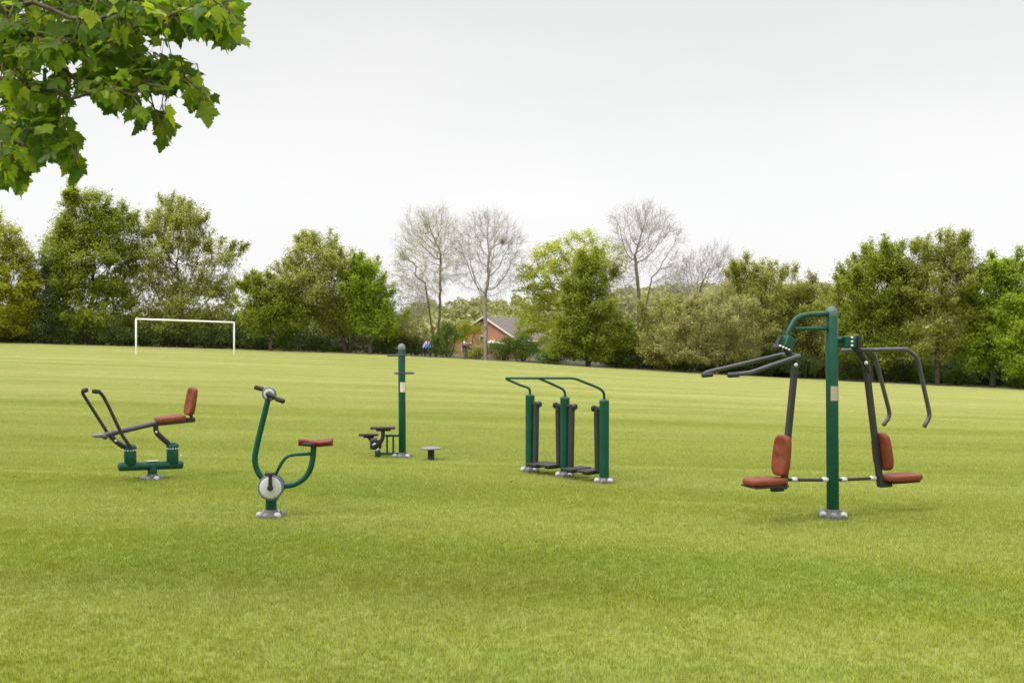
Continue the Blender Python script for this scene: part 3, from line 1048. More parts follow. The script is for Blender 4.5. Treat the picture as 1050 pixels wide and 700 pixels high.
def tree(kind, label, cat, base_px, Y, ells, leafm, barkm, n_leaf=14000, leaf=.17, att=700, r_base=.25, seed=1,
         stems=None, twigs=0, step=.45, r_tip=.012, clump=.6, nclump=60, csig=.55, sig=.28, group=None, shoots=0, twigm=None, up=.08, fill=1.3, dk=None):
    r = np.random.default_rng(seed)
    if leafm is not LM['pale']:
        n_leaf = int(n_leaf * 1.25); leaf = leaf * 1.12; sig = min(sig, .2); shoots = int(shoots * 1.5)
    base = ground_at(base_px, Y)
    A, C = env_points(ells, Y, att, r, clump, nclump, csig)
    A = A[A[:, 2] > base.z + .5]
    rt = np.array(base)
    if stems is None:
        low = A[:, 2].min(); 
        h = max(.8, (low - base.z) * .9 + 1.0)
        cen = A.mean(0)
        stems = [[rt, rt + np.array([(cen[0] - rt[0]) * .1, 0, h])]]
    else:
        st = []
        for s in stems:
            st.append([np.array(ground_at(s[0][0], Y) if i == 0 else at(p[0], p[1], Y)) for i, p in enumerate(s)])
        stems = st
    pos, par = grow(A, stems, step, step * 14, dk or step * 1.3, 90, up, seed)
    rad, ch = radii(par, r_tip, r_base)
    root = empty(kind, base, label, cat, group)
    # thin shoots that break the outline
    n0 = len(pos)
    if shoots:
        tips = np.where(ch == 0)[0]
        cen = pos[tips].mean(0)
        d = pos[tips] - cen
        sc_ = (d[:, 2] / (np.abs(d[:, 2]).max() + 1e-6)) + np.linalg.norm(d[:, :2], axis=1) / (np.linalg.norm(d[:, :2], axis=1).max() + 1e-6)
        pr = np.clip(sc_, .01, None) ** 2; pr /= pr.sum()
        pick = r.choice(tips, shoots, p=pr)
        np_, pp_ = [pos], [par]
        cnt = len(pos)
        for t_ in pick:
            dr = pos[t_] - cen; dr /= np.linalg.norm(dr)
            dr = dr * .7 + np.array([0, 0, .75]) + r.normal(0, .25, 3); dr /= np.linalg.norm(dr)
            k = r.integers(3, 6); prev = t_
            p0 = pos[t_].copy()
            for j in range(k):
                p0 = p0 + dr * step * .55 + r.normal(0, .03, 3)
                np_.append(p0[None].copy()); pp_.append(np.array([prev])); prev = cnt; cnt += 1
        pos = np.concatenate(np_, 0); par = np.concatenate(pp_, 0)
        rad = np.concatenate([rad, np.full(len(pos) - len(rad), r_tip * .8)])
        ch = np.zeros(len(pos), int)
        for p in par:
            if p >= 0: ch[p] += 1
    if twigs:
        cand = np.where(rad < r_tip * 3.2)[0]
        cen = pos[cand].mean(0)
        pick = r.choice(cand, twigs)
        np_, pp_ = [pos], [par]; cnt = len(pos)
        for t_ in pick:
            dr = pos[t_] - cen; dr /= np.linalg.norm(dr) + 1e-6
            dr = dr * .8 + np.array([0, 0, .35]) + r.normal(0, .55, 3); dr /= np.linalg.norm(dr)
            prev = t_; p0 = pos[t_].copy(); ln_ = r.uniform(.18, .42)
            for j in range(r.integers(2, 4)):
                dr = dr + r.normal(0, .2, 3); dr /= np.linalg.norm(dr)
                p0 = p0 + dr * ln_
                np_.append(p0[None].copy()); pp_.append(np.array([prev])); prev = cnt; cnt += 1
        pos = np.concatenate(np_, 0); par = np.concatenate(pp_, 0)
        rad = np.concatenate([rad, np.full(len(pos) - len(rad), .0065)])
    pr_ = rel(pos, base)
    thick = rad > max(.035, r_tip * 1.9)
    wood = [('trunk', wood_mesh('trunk', pr_, par, rad, thick, barkm, 7)), ('branches', wood_mesh('branches', pr_, par, rad, ~thick, twigm or barkm, 3))]
    leaves = None
    if n_leaf:
        fine = np.where((rad < r_tip * 2.6) & (par >= 0))[0]
        pick = r.choice(fine, n_leaf)
        t = r.random(n_leaf)[:, None]
        LP = pr_[pick] * (1 - t) + pr_[par[pick]] * t + r.normal(0, sig, (n_leaf, 3)) * np.array([1, 1, .75])
        if shoots:
            sn = np.arange(n0, len(pos))
            pk_ = r.choice(sn, shoots * 26); tt = r.random(len(pk_))[:, None]
            LP = np.concatenate([LP, pr_[pk_] * (1 - tt) + pr_[par[pk_]] * tt + r.normal(0, .07, (len(pk_), 3))], 0)
        if fill:
            nf = int(n_leaf * fill)
            FP, _ = env_points(ells, Y, nf, r, .82, int(nclump * 1.6), csig * .85, shell=.25)
            FP = FP[FP[:, 2] > terrain(FP[:, 0], FP[:, 1]) + .5]
            LP = np.concatenate([LP, rel(FP, base)], 0)
        # leaves on shoots hug the twig
        cen = pr_.mean(0)
        od = LP - cen; od /= np.linalg.norm(od, axis=1)[:, None] + 1e-6
        Vv, Ff = leaf_quads(LP, leaf, r, 1.0, od)
        leaves = np_mesh('crown', Vv, Ff, leafm, False)
    finish_parts(root, wood, leaves)
    return root


def shrub(kind, label, cat, base_px, Y, ells, leafm, barkm, n_leaf=2500, leaf=.16, seed=1, nclump=26, csig=.28, group=None, nst=9):
    r = np.random.default_rng(seed)
    base = ground_at(base_px, Y)
    A, C = env_points(ells, Y, 60, r, 0, 5, .1)
    P_, C = env_points(ells, Y, n_leaf, r, .75, nclump, csig)
    P_[:, 2] = np.maximum(P_[:, 2], terrain(P_[:, 0], P_[:, 1]) + r.random(n_leaf) * .5)
    root = empty(kind, base, label, cat, group)
    mb = MB()
    for i in range(nst):
        a = Vector(A[i]); g = Vector((base.x + (a.x - base.x) * .35, base.y + (a.y - base.y) * .35, 0)); g.z = tz(g.x, g.y) - .05
        m = (g + a) / 2 + Vector(r.normal(0, .12, 3))
        if a.z < g.z + .3: a.z = g.z + .6
        mb.tube([g, m, a], [.04, .028, .012], 5, cap='flat')
    mb.build('stems', barkm, root)
    Vv, Ff = leaf_quads(rel(P_, base), leaf, r, .5)
    me = np_mesh('foliage', Vv, Ff, leafm, False)
    o = bpy.data.objects.new('foliage', me); COL.objects.link(o); o.parent = root
    return root


LM = dict(
    gold=leafmat('golden_leaves', [(.36, .37, .015), (.27, .31, .014), (.44, .43, .04)], .45),
    grey=leafmat('grey_green_leaves', [(.17, .22, .06), (.12, .17, .05), (.42, .43, .28)], .35),
    green=leafmat('green_leaves', [(.18, .235, .016), (.25, .30, .025), (.34, .37, .05)], .5),
    deep=leafmat('deep_green_leaves', [(.10, .16, .010), (.14, .21, .013), (.20, .27, .02)], .45),
    olive=leafmat('olive_leaves', [(.24, .27, .04), (.31, .335, .055), (.42, .40, .13)], .48),
    fresh=leafmat('fresh_green_leaves', [(.19, .28, .014), (.27, .345, .02), (.36, .41, .04)], .5),
    lime=leafmat('lime_leaves', [(.33, .40, .02), (.41, .45, .03), (.50, .52, .08)], .5),
    tan=leafmat('tan_green_leaves', [(.35, .33, .09), (.25, .27, .05), (.48, .42, .2)], .4),
    catkin=leafmat('catkin_leaves', [(.40, .37, .15), (.26, .28, .07), (.52, .47, .26)], .45, scale=.7),
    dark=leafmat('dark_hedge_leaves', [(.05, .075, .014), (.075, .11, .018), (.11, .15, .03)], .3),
    hedge=leafmat('hedge_leaves', [(.07, .13, .012), (.11, .18, .016), (.18, .24, .04)], .35),
    pale=leafmat('pale_spring_leaves', [(.50, .50, .32), (.42, .44, .25), (.6, .57, .43)], .4),
    far=leafmat('far_wood_leaves', [(.23, .255, .07), (.30, .30, .10), (.35, .34, .15)], .3, scale=.06),
)

GT = 'trees along the far edge of the field'
# left to right
tree('golden_tree', 'golden yellow tree at the left end of the tree line', 'tree', -5, 97,
     [(-8, 285, 44, 66), (-15, 245, 28, 34), (20, 290, 22, 42), (12, 325, 26, 22)], LM['gold'], M['bark'], 15000, .2, 600, .25, 21, group=GT, csig=.45, nclump=70)
tree('grey_green_tree', 'small grey green tree between the golden tree and the tall green tree', 'tree', 46, 99,
     [(46, 300, 23, 38), (40, 330, 22, 20)], LM['grey'], M['bark'], 6500, .19, 350, .14, 22, group=GT, csig=.4, nclump=35)
tree('green_tree', 'tall dense green tree behind the left goal post', 'tree', 92, 100,
     [(94, 265, 46, 54), (86, 226, 30, 36), (118, 242, 32, 34), (66, 262, 26, 38), (100, 318, 46, 32), (62, 315, 20, 25)], LM['green'], M['bark'], 26000, .2, 1000, .34, 23, group=GT, shoots=70, nclump=90)
tree('olive_tree', 'tall olive tree with ragged top right behind the football goal', 'tree', 186, 101,
     [(180, 262, 44, 50), (184, 228, 28, 26), (214, 272, 30, 34), (231, 285, 14, 32), (160, 298, 32, 42), (205, 315, 40, 32), (180, 328, 45, 22)], LM['olive'], M['bark'], 21000, .18, 1000, .32, 24, group=GT, shoots=110, nclump=95, sig=.3)
tree('rounded_tree', 'round yellow green tree with forked dark trunk right of the goal', 'tree', 352, 98,
     [(332, 292, 46, 38), (326, 266, 30, 24), (362, 298, 34, 36), (298, 303, 32, 30), (350, 325, 34, 20)], LM['olive'], M['bark'], 19000, .18, 800, .24, 25,
     stems=[[(354, 0), (352, 345), (340, 325)], [(358, 0), (364, 340), (372, 322)]], group=GT, shoots=60, nclump=80)
tree('leaning_tree', 'low spreading green tree with thin trunk immediately right of the goal', 'tree', 278, 96,
     [(277, 308, 25, 26), (290, 322, 26, 20), (262, 325, 14, 18)], LM['green'], M['bark'], 9000, .18, 420, .17, 26, group=GT, shoots=30, nclump=40)
tree('bright_tree', 'bushy bright green tree at the right side of the round tree', 'tree', 380, 96,
     [(378, 315, 23, 30), (372, 290, 18, 20), (386, 332, 20, 14)], LM['fresh'], M['bark'], 10500, .18, 400, .15, 27, group=GT, shoots=20, nclump=45)
tree('budding_tree', 'slender tree with sparse pale buds and two trunks beside the bare tree', 'tree', 446, 99,
     [(440, 260, 38, 46), (452, 240, 22, 30), (425, 295, 26, 34), (432, 240, 24, 26)], LM['pale'], M['bark_olive'], 9500, .12, 1800, .16, 28, fill=0, twigs=4200,
     stems=[[(447, 0), (442, 330), (436, 290)], [(447, 0), (451, 320), (452, 262)]], group=GT, step=.34, r_tip=.010, clump=.2, sig=.16, twigm=M['twig_pale'], up=.14, dk=.36)
tree('bare_tree', 'leafless grey tree with single trunk in front of the brick house', 'tree', 498, 97,
     [(500, 262, 38, 44), (500, 240, 30, 28), (476, 268, 14, 36), (526, 262, 14, 34)], None, M['bark_pale'], 0, .1, 1500, .2, 29, twigs=3800,
     stems=[[(498, 0), (498, 335), (497, 310)]], group=GT, step=.33, r_tip=.0105, clump=.5, nclump=46, csig=.5, twigm=M['twig_pale'], up=.22, dk=.4)
tree('lime_tree', 'broad airy lime green tree spreading left behind the dense green tree', 'tree', 603, 99,
     [(570, 284, 40, 30), (588, 260, 44, 24), (622, 268, 26, 28), (545, 300, 22, 32), (555, 345, 34, 24), (548, 330, 20, 12)], LM['lime'], M['bark'], 10500, .19, 900, .28, 30, fill=.8,
     stems=[[(603, 0), (600, 340), (596, 300)]], group=GT, nclump=60, csig=.42, sig=.22)
tree('dense_tree', 'dense mid green tree in front of the lime green tree', 'tree', 603, 93,
     [(603, 290, 24, 24), (602, 318, 36, 24), (598, 345, 42, 22), (636, 345, 22, 22), (600, 362, 40, 14), (600, 272, 14, 12)], LM['green'], M['bark'], 21000, .17, 700, .24, 31, group=GT, shoots=20, nclump=90, csig=.42)
tree('bare_tree', 'tall leafless tree with forked crown between the dense green tree and tan thicket', 'tree', 656, 94,
     [(655, 250, 26, 36), (672, 240, 24, 30), (645, 235, 18, 26), (688, 280, 20, 36), (640, 290, 18, 40), (662, 225, 26, 18)], None, M['bark_olive'], 0, .1, 1500, .2, 32, twigs=3800,
     stems=[[(655, 0), (655, 330), (655, 300), (651, 262)], [(656, 0), (658, 335), (668, 285)]], group=GT, step=.33, r_tip=.0105, clump=.5, nclump=40, csig=.5, twigm=M['twig_pale'], up=.24, dk=.4)
tree('bare_tree', 'lower leafless tree with fine tan twigs right of the tall forked bare tree', 'tree', 716, 96,
     [(722, 290, 34, 34), (730, 268, 24, 18), (704, 300, 22, 30), (745, 285, 18, 26)], None, M['bark_olive'], 0, .1, 1500, .15, 33, twigs=3000,
     stems=[[(716, 0), (716, 350), (718, 318)]], group=GT, step=.33, r_tip=.010, clump=.15, twigm=M['twig_pale'], up=.15, dk=.34)
tree('tan_tree', 'tan brown catkin tree under the lower leafless tree', 'tree', 735, 88,
     [(735, 330, 34, 32), (705, 345, 22, 26), (762, 338, 22, 32), (730, 360, 50, 14)], LM['catkin'], M['bark_olive'], 13500, .14, 800, .16, 34, group=GT, nclump=80, csig=.36, shoots=130, r_tip=.011, twigm=M['twig_tan'])
tree('tan_tree', 'olive brown bush tree next to the trunk of the tall forked bare tree', 'tree', 684, 91,
     [(684, 340, 26, 34), (676, 358, 24, 16)], LM['tan'], M['bark_olive'], 8000, .15, 420, .12, 35, group=GT, nclump=50, csig=.38, shoots=30, twigm=M['twig_tan'])
tree('feathery_tree', 'feathery olive green tree behind the chest press arms', 'tree', 790, 92,
     [(790, 306, 42, 34), (776, 292, 26, 22), (806, 328, 34, 34), (770, 320, 26, 34), (800, 355, 40, 22)], LM['olive'], M['bark_olive'], 17000, .16, 850, .2, 36, group=GT, nclump=70, shoots=70, csig=.45, sig=.25)
tree('small_olive_tree', 'small pale olive tree just left of the press machine post', 'tree', 826, 92,
     [(828, 320, 20, 30), (832, 345, 24, 26)], LM['tan'], M['bark_olive'], 7000, .16, 380, .13, 37, group=GT, nclump=40, shoots=25)
tree('leafy_tree', 'leafy green tree behind the pull down lever, right of the tall post', 'tree', 893, 85,
     [(898, 300, 38, 40), (905, 272, 28, 20), (872, 318, 24, 36), (925, 310, 22, 36), (895, 350, 48, 26)], LM['green'], M['bark'], 23000, .17, 950, .24, 38, group=GT, nclump=95, shoots=90, csig=.45, sig=.26)
tree('slender_tree', 'upright pale green tree with visible dark trunk near the right side', 'tree', 962, 83,
     [(968, 285, 32, 36), (975, 262, 26, 18), (955, 318, 32, 36), (985, 325, 22, 36), (960, 355, 36, 20)], LM['olive'], M['bark'], 17500, .15, 950, .22, 39,
     stems=[[(961, 0), (962, 340), (965, 310)]], group=GT, nclump=80, shoots=110, csig=.4, sig=.24)
tree('bright_tree', 'tall bright green tree at the right edge with short dark trunk', 'tree', 1018, 82,
     [(1018, 305, 26, 36), (1035, 290, 30, 26), (1015, 345, 30, 30), (1040, 340, 26, 30), (1000, 368, 20, 12)], LM['fresh'], M['bark'], 19000, .17, 850, .24, 40, group=GT, nclump=85, shoots=40, csig=.42)
tree('yellow_green_tree', 'yellow green tree overlapping the right edge in front of the bright green tree', 'tree', 1070, 77,
     [(1062, 335, 32, 38), (1080, 315, 30, 36), (1050, 360, 26, 26)], LM['fresh'], M['bark'], 15000, .17, 600, .2, 41, group=GT, nclump=60, shoots=25, csig=.4)
tree('leafy_tree', 'green tree past the right edge of the picture', 'tree', 1140, 80,
     [(1130, 300, 45, 60), (1150, 340, 50, 40)], LM['green'], M['bark'], 12000, .22, 500, .25, 42, group=GT, nclump=60)
tree('golden_tree', 'golden tree past the left edge of the picture', 'tree', -95, 98,
     [(-95, 270, 48, 70), (-85, 310, 50, 40)], LM['gold'], M['bark'], 12000, .24, 500, .25, 43, group=GT, nclump=60)

# shrubs and hedging below the trees
GS = 'shrubs under the tree line'
sh = [
    (10, 98, [(8, 342, 22, 9)], 'dark', 'dark low bush beneath the golden tree'),
    (62, 98, [(62, 342, 24, 10)], 'dark', 'dark bush in the shade under the grey green tree'),
    (118, 98, [(118, 343, 26, 9)], 'dark', 'dark bush left of the left goal post'),
    (165, 99, [(165, 343, 24, 9)], 'dark', 'dark bush seen through the left half of the goal'),
    (212, 99, [(212, 344, 26, 9)], 'dark', 'dark bush seen through the right half of the goal'),
    (252, 102, [(252, 335, 16, 22)], 'hedge', 'upright green bush immediately right of the goal'),
    (262, 99, [(262, 350, 14, 7)], 'dark', 'low dark bush at the right goal post'),
    (294, 97, [(296, 350, 14, 8)], 'hedge', 'rounded clipped bush between two thin trunks'),
    (328, 97, [(326, 352, 16, 7)], 'dark', 'low dark bush under the round tree'),
    (398, 98, [(400, 352, 22, 12)], 'dark', 'dark bush under the bright green tree right side'),
    (416, 99, [(414, 332, 22, 14), (408, 345, 14, 12)], 'tan', 'tan flowering bush left of the slender budding tree'),
    (424, 99, [(426, 354, 14, 10)], 'dark', 'dark bush behind the person in blue'),
    (458, 98, [(456, 350, 14, 14), (462, 340, 12, 9)], 'hedge', 'bright green bush between the people'),
    (480, 100, [(478, 350, 20, 17), (478, 338, 14, 9)], 'gold', 'yellow green bush behind the person in dark coat'),
    (490, 98, [(490, 361, 8, 6)], 'tan', 'low straw coloured bush at the foot of the bare tree'),
    (516, 97, [(516, 358, 17, 13), (524, 352, 10, 8)], 'hedge', 'dark green bush below the brick house gable'),
    (536, 97, [(536, 356, 16, 14)], 'hedge', 'low green bush right of the brick house'),
    (566, 95, [(566, 366, 20, 7)], 'hedge', 'low green bush before the pale shed'),
    (640, 93, [(640, 366, 24, 11)], 'dark', 'dark bush right of the dense green tree'),
    (700, 92, [(700, 366, 24, 14)], 'hedge', 'green bush under the tan tree left side'),
    (745, 91, [(745, 372, 22, 11)], 'dark', 'dark bush under the tan tree right side'),
    (785, 90, [(785, 374, 22, 12)], 'dark', 'dark bush under the feathery olive tree'),
    (822, 89, [(822, 374, 20, 14)], 'dark', 'dark bush left of the tall press machine post'),
    (870, 87, [(872, 376, 22, 15)], 'dark', 'dark bush right of the tall press machine post'),
    (912, 86, [(912, 378, 24, 14)], 'dark', 'dark bush framed by the pull down lever'),
    (944, 85, [(945, 382, 14, 10)], 'hedge', 'green bush left of the upright pale green tree'),
    (985, 84, [(984, 386, 16, 9)], 'hedge', 'green bush between the two right trunks'),
    (1046, 81, [(1046, 388, 18, 10)], 'hedge', 'green bush at the right edge of the picture'),
]
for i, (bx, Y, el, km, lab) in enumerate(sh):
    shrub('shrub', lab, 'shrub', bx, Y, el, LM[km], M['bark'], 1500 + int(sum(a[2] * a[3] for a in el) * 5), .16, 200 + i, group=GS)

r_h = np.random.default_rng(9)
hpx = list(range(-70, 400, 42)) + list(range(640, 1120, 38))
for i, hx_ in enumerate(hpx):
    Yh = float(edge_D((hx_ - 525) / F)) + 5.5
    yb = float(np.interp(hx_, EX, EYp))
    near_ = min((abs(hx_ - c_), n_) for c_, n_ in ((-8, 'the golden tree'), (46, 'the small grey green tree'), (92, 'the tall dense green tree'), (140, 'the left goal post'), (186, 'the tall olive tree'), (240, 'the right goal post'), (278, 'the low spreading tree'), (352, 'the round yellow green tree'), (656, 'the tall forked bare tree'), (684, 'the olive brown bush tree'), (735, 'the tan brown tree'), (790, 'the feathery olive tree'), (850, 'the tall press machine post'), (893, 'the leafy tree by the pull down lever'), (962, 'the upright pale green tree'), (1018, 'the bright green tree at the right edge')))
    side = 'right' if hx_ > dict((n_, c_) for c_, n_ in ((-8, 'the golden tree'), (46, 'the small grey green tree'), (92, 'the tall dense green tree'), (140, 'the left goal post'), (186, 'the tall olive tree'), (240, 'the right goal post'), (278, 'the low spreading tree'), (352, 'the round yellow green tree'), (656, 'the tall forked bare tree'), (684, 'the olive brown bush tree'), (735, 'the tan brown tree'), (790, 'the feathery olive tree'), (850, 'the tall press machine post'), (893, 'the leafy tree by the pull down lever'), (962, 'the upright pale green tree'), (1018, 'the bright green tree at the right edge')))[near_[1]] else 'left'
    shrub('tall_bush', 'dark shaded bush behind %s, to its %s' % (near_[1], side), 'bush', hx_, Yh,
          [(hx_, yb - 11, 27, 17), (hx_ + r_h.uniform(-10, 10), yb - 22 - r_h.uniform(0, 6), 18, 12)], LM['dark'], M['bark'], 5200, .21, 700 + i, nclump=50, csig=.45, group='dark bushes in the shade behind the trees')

# far woodland on the hill behind: one mass
def far_wood():
    r = np.random.default_rng(5)
    pts = []; ods = []
    n = 800
    pxs = r.uniform(-420, 1480, n)
    for px in pxs:
        Y = r.uniform(150, 330)
        x = (px - 525) / F * Y
        g = tz(x, Y)
        prof = np.interp(px, [-400, 240, 300, 420, 560, 620, 680, 760, 860, 920, 1050, 1500], [328, 332, 335, 327, 326, 310, 293, 290, 291, 300, 310, 310])
        topz = EYE + (340 - prof + r.normal(0, 1.2)) * Y / F
        h = topz - g
        if h < 4: h = 4 + r.random() * 1.5
        if h > 13: 
            if Y < 240: continue
            h = min(h, 16)
        m = 420
        d = r.normal(0, 1, (m, 3)); d /= np.linalg.norm(d, axis=1)[:, None]
        rr = r.uniform(.75, 1.02, m)[:, None]
        R_ = np.array([h * .42, h * .42, h * .5])
        P_ = np.array([x, Y, g + h * .52]) + d * rr * R_ + r.normal(0, .25, (m, 3))
        pts.append(P_); ods.append(d)
    P_ = np.concatenate(pts); od = np.concatenate(ods)
    Vv, Ff = leaf_quads(P_, .72, r, .3, od * 1.2, .8)
    o = bpy.data.objects.new('far_woodland', np_mesh('far_woodland', Vv, Ff, LM['far'], False))
    COL.objects.link(o)
    o['label'] = 'far wood of olive trees on the hill behind the field'; o['category'] = 'woodland'
    setting(o, 'stuff')


far_wood()

# ------------------------------------------------------------------ house
def brick_mat():
    m, nt, b = newmat('red_brick')
    tc = N(nt, 'ShaderNodeTexCoord')
    mp = N(nt, 'ShaderNodeMapping'); mp.inputs['Rotation'].default_value = (PI / 2, 0, 0)
    nt.links.new(tc.outputs['Object'], mp.inputs[0])
    br = N(nt, 'ShaderNodeTexBrick', i_Scale=4.5)
    br.inputs['Color1'].default_value = (.36, .125, .06, 1); br.inputs['Color2'].default_value = (.46, .17, .085, 1); br.inputs['Mortar'].default_value = (.42, .36, .30, 1)
    nt.links.new(mp.outputs[0], br.inputs['Vector'])
    nt.links.new(br.outputs[0], b.inputs['Base Color']); b.inputs['Roughness'].default_value = .9
    return m


M['brick'] = brick_mat()
M['roof'] = paint('grey_roof_tiles', (.125, .10, .085), .85, vary=.3, scale=3)
M['cream'] = paint('cream_trim', (.72, .68, .6), .5, vary=.05, scale=2)
M['glass'] = paint('window_glass', (.06, .075, .085), .1, vary=.1)
M['wood'] = paint('weathered_boards', (.2, .16, .11), .8, vary=.3, scale=4)
M['shed'] = paint('pale_render', (.5, .45, .38), .8, vary=.2, scale=2)
HY = 130
ap = at(497, 325.2, HY)
gzh = tz(ap.x, HY)
hs_ = empty('brick_house', (ap.x, HY, gzh), 'red brick house with grey tiled roof and pale bargeboards behind the bare tree', 'house')
dirr = Vector((.42, .907, 0)).normalized()      # ridge direction, away and to the right
gd = Vector((dirr.y, -dirr.x, 0))                # along the gable, to the right
wl, wr = 4.6, 4.4
ez = at(497, 346.5, HY).z
Lr = 11.0
Al = Vector((ap.x, HY, 0)) - gd * wl; Ar = Vector((ap.x, HY, 0)) + gd * wr; Ac = Vector((ap.x, HY, 0))
w = MB()
pts = [Al + Z * gzh, Ar + Z * gzh, Ar + Z * ez, Ac + Z * (ap.z - .12), Al + Z * ez]
back = [p + dirr * Lr for p in pts]
w.add(pts + back, [(0, 1, 2, 3, 4), (9, 8, 7, 6, 5), (1, 6, 7, 2), (0, 4, 9, 5)], False)
w.build('wall', M['brick'], hs_)


def slab(a, b, c, d, th):
    nrm = (b - a).cross(d - a).normalized()
    if nrm.z < 0: nrm = -nrm
    v = [a, b, c, d]; v2 = [p + nrm * th for p in v]
    return v + v2, [(0, 1, 2, 3), (7, 6, 5, 4), (0, 4, 5, 1), (1, 5, 6, 2), (2, 6, 7, 3), (3, 7, 4, 0)]


rf = MB()
apx = Ac + Z * ap.z
sr = (ap.z - ez) / wr; sl_ = (ap.z - ez) / wl
eo = .5
r0 = apx - dirr * .35; r1 = apx + dirr * (Lr + .3)
el_ = Al + Z * ez - gd * eo - Z * sl_ * eo; er_ = Ar + Z * ez + gd * eo - Z * sr * eo
for ed in (el_, er_):
    vs, fs = slab(r0, ed - dirr * .35, ed + dirr * (Lr + .3), r1, .14)
    rf.add(vs, fs, False)
rf.build('roof', M['roof'], hs_)
for ed in (el_, er_):
    MB().tube([r0 - dirr * .05 + Z * .03, ed - dirr * .40 + Z * .03], .12, 4, cap='flat', up=(0, 0, 1)).build('bargeboard', M['cream'], hs_)
for (gx_, zz, ww, hh) in ((-.2, ez - .1, 1.0, .8), (1.6, ez - 1.0, 1.9, 1.1), (-2.6, ez - 1.2, 1.6, 1.2)):
    c = Ac + gd * gx_ + Z * zz - dirr * .04
    fr = MB().box(c, gd, dirr, Z, ww, .1, hh, .01).build('window', M['cream'], hs_)
    MB().box(c - dirr * .06 - gd * ww * .23, gd, dirr, Z, ww * .4, .02, hh * .8, 0).box(c - dirr * .06 + gd * ww * .23, gd, dirr, Z, ww * .4, .02, hh * .8, 0).build('pane', M['glass'], fr)
pr_ = MB()
a = Ac + gd * .8 + Z * (ez - .35); b = Ac + gd * 3.6 + Z * (ez - .6)
vs, fs = slab(a, b, b - dirr * .9 - Z * .25, a - dirr * .9 - Z * .25, .1)
pr_.add(vs, fs, False); pr_.build('porch_roof', M['cream'], hs_)
# pale shed among the bushes and a boarded fence
sx = ground_at(562, 112)
shd = empty('garden_shed', sx, 'low pale garden shed half hidden under the lime green tree', 'shed')
MB().box(sx + Z * 1.1, (1, .15, 0), (-.15, 1, 0), Z, 5.2, 2.6, 2.2, .02).build('wall', M['shed'], shd)
MB().box(sx + Z * 2.28 , (1, .15, 0), (-.15, 1, 0), Z, 5.6, 3.0, .16, .02).build('roof', M['cream'], shd)
MB().box(sx + Z * 1.0 + Vector((.6, -1.35, 0)), (1, .15, 0), (-.15, 1, 0), Z, .9, .06, 1.9, .01).build('door', M['wood'], shd)
f0, f1 = ground_at(262, 112), ground_at(392, 112)
fe = empty('board_fence', (f0 + f1) / 2, 'weathered board fence glimpsed between trunks right of the goal', 'fence')
fd = (f1 - f0).normalized(); ln = (f1 - f0).length
bd = MB()
k = int(ln / .32)
for i in range(k):
    c = f0 + (f1 - f0) * (i + .5) / k
    bd.box(c + Z * (.9 + .02 * math.sin(i * 2.3)), fd, fd.cross(Z), Z, .28, .03, 1.8, 0)
bd.build('boards', M['wood'], fe)
for i in range(7):
    c = f0 + (f1 - f0) * i / 6
    MB().box(c + Z * 1.0 + fd.cross(Z) * -.1, fd, fd.cross(Z), Z, .14, .12, 2.1, .01).build('post', M['cream'] if i == 3 else M['wood'], fe)
MB().box((f0 + f1) / 2 + Z * 1.9, fd, fd.cross(Z), Z, ln, .08, .09, .01).build('rail', M['cream'], fe)

# ------------------------------------------------------------------ people (far away, about 17 pixels tall)
M['skin'] = paint('skin', (.5, .3, .22), .6, vary=.08, dirt_amt=0)
M['hair_white'] = paint('white_hair', (.7, .67, .6), .8, vary=.1)
M['hair_brown'] = paint('brown_hair', (.07, .045, .03), .8, vary=.2)
M['coat'] = paint('dark_coat_cloth', (.03, .022, .03), .85, vary=.3)
M['trouser'] = paint('grey_trouser_cloth', (.12, .125, .13), .85, vary=.3)
M['navy'] = paint('navy_cloth', (.02, .03, .06), .85, vary=.3)
M['blue'] = paint('light_blue_cloth', (.09, .2, .42), .85, vary=.2)
M['lilac'] = paint('lilac_cloth', (.5, .43, .6), .85, vary=.15)
M['shoe'] = paint('shoe_leather', (.03, .03, .03), .6, vary=.2)


def skinned(name, verts, edges, rads, mat, parent, lv=1):
    me = bpy.data.meshes.new(name)
    me.from_pydata(verts, edges, [])
    o = bpy.data.objects.new(name, me)
    COL.objects.link(o)
    s = o.modifiers.new('skin', 'SKIN')
    for i, r_ in enumerate(rads):
        me.skin_vertices[0].data[i].radius = (r_, r_) if not isinstance(r_, tuple) else r_
    me.skin_vertices[0].data[0].use_root = True
    ss = o.modifiers.new('sub', 'SUBSURF'); ss.levels = lv; ss.render_levels = lv
    dg = bpy.context.evaluated_depsgraph_get()
    nm = bpy.data.meshes.new_from_object(o.evaluated_get(dg))
    o.modifiers.clear(); o.data = nm
    nm.materials.clear(); nm.materials.append(mat)
    nm.polygons.foreach_set('use_smooth', [True] * len(nm.polygons))
    o.parent = parent
    return o


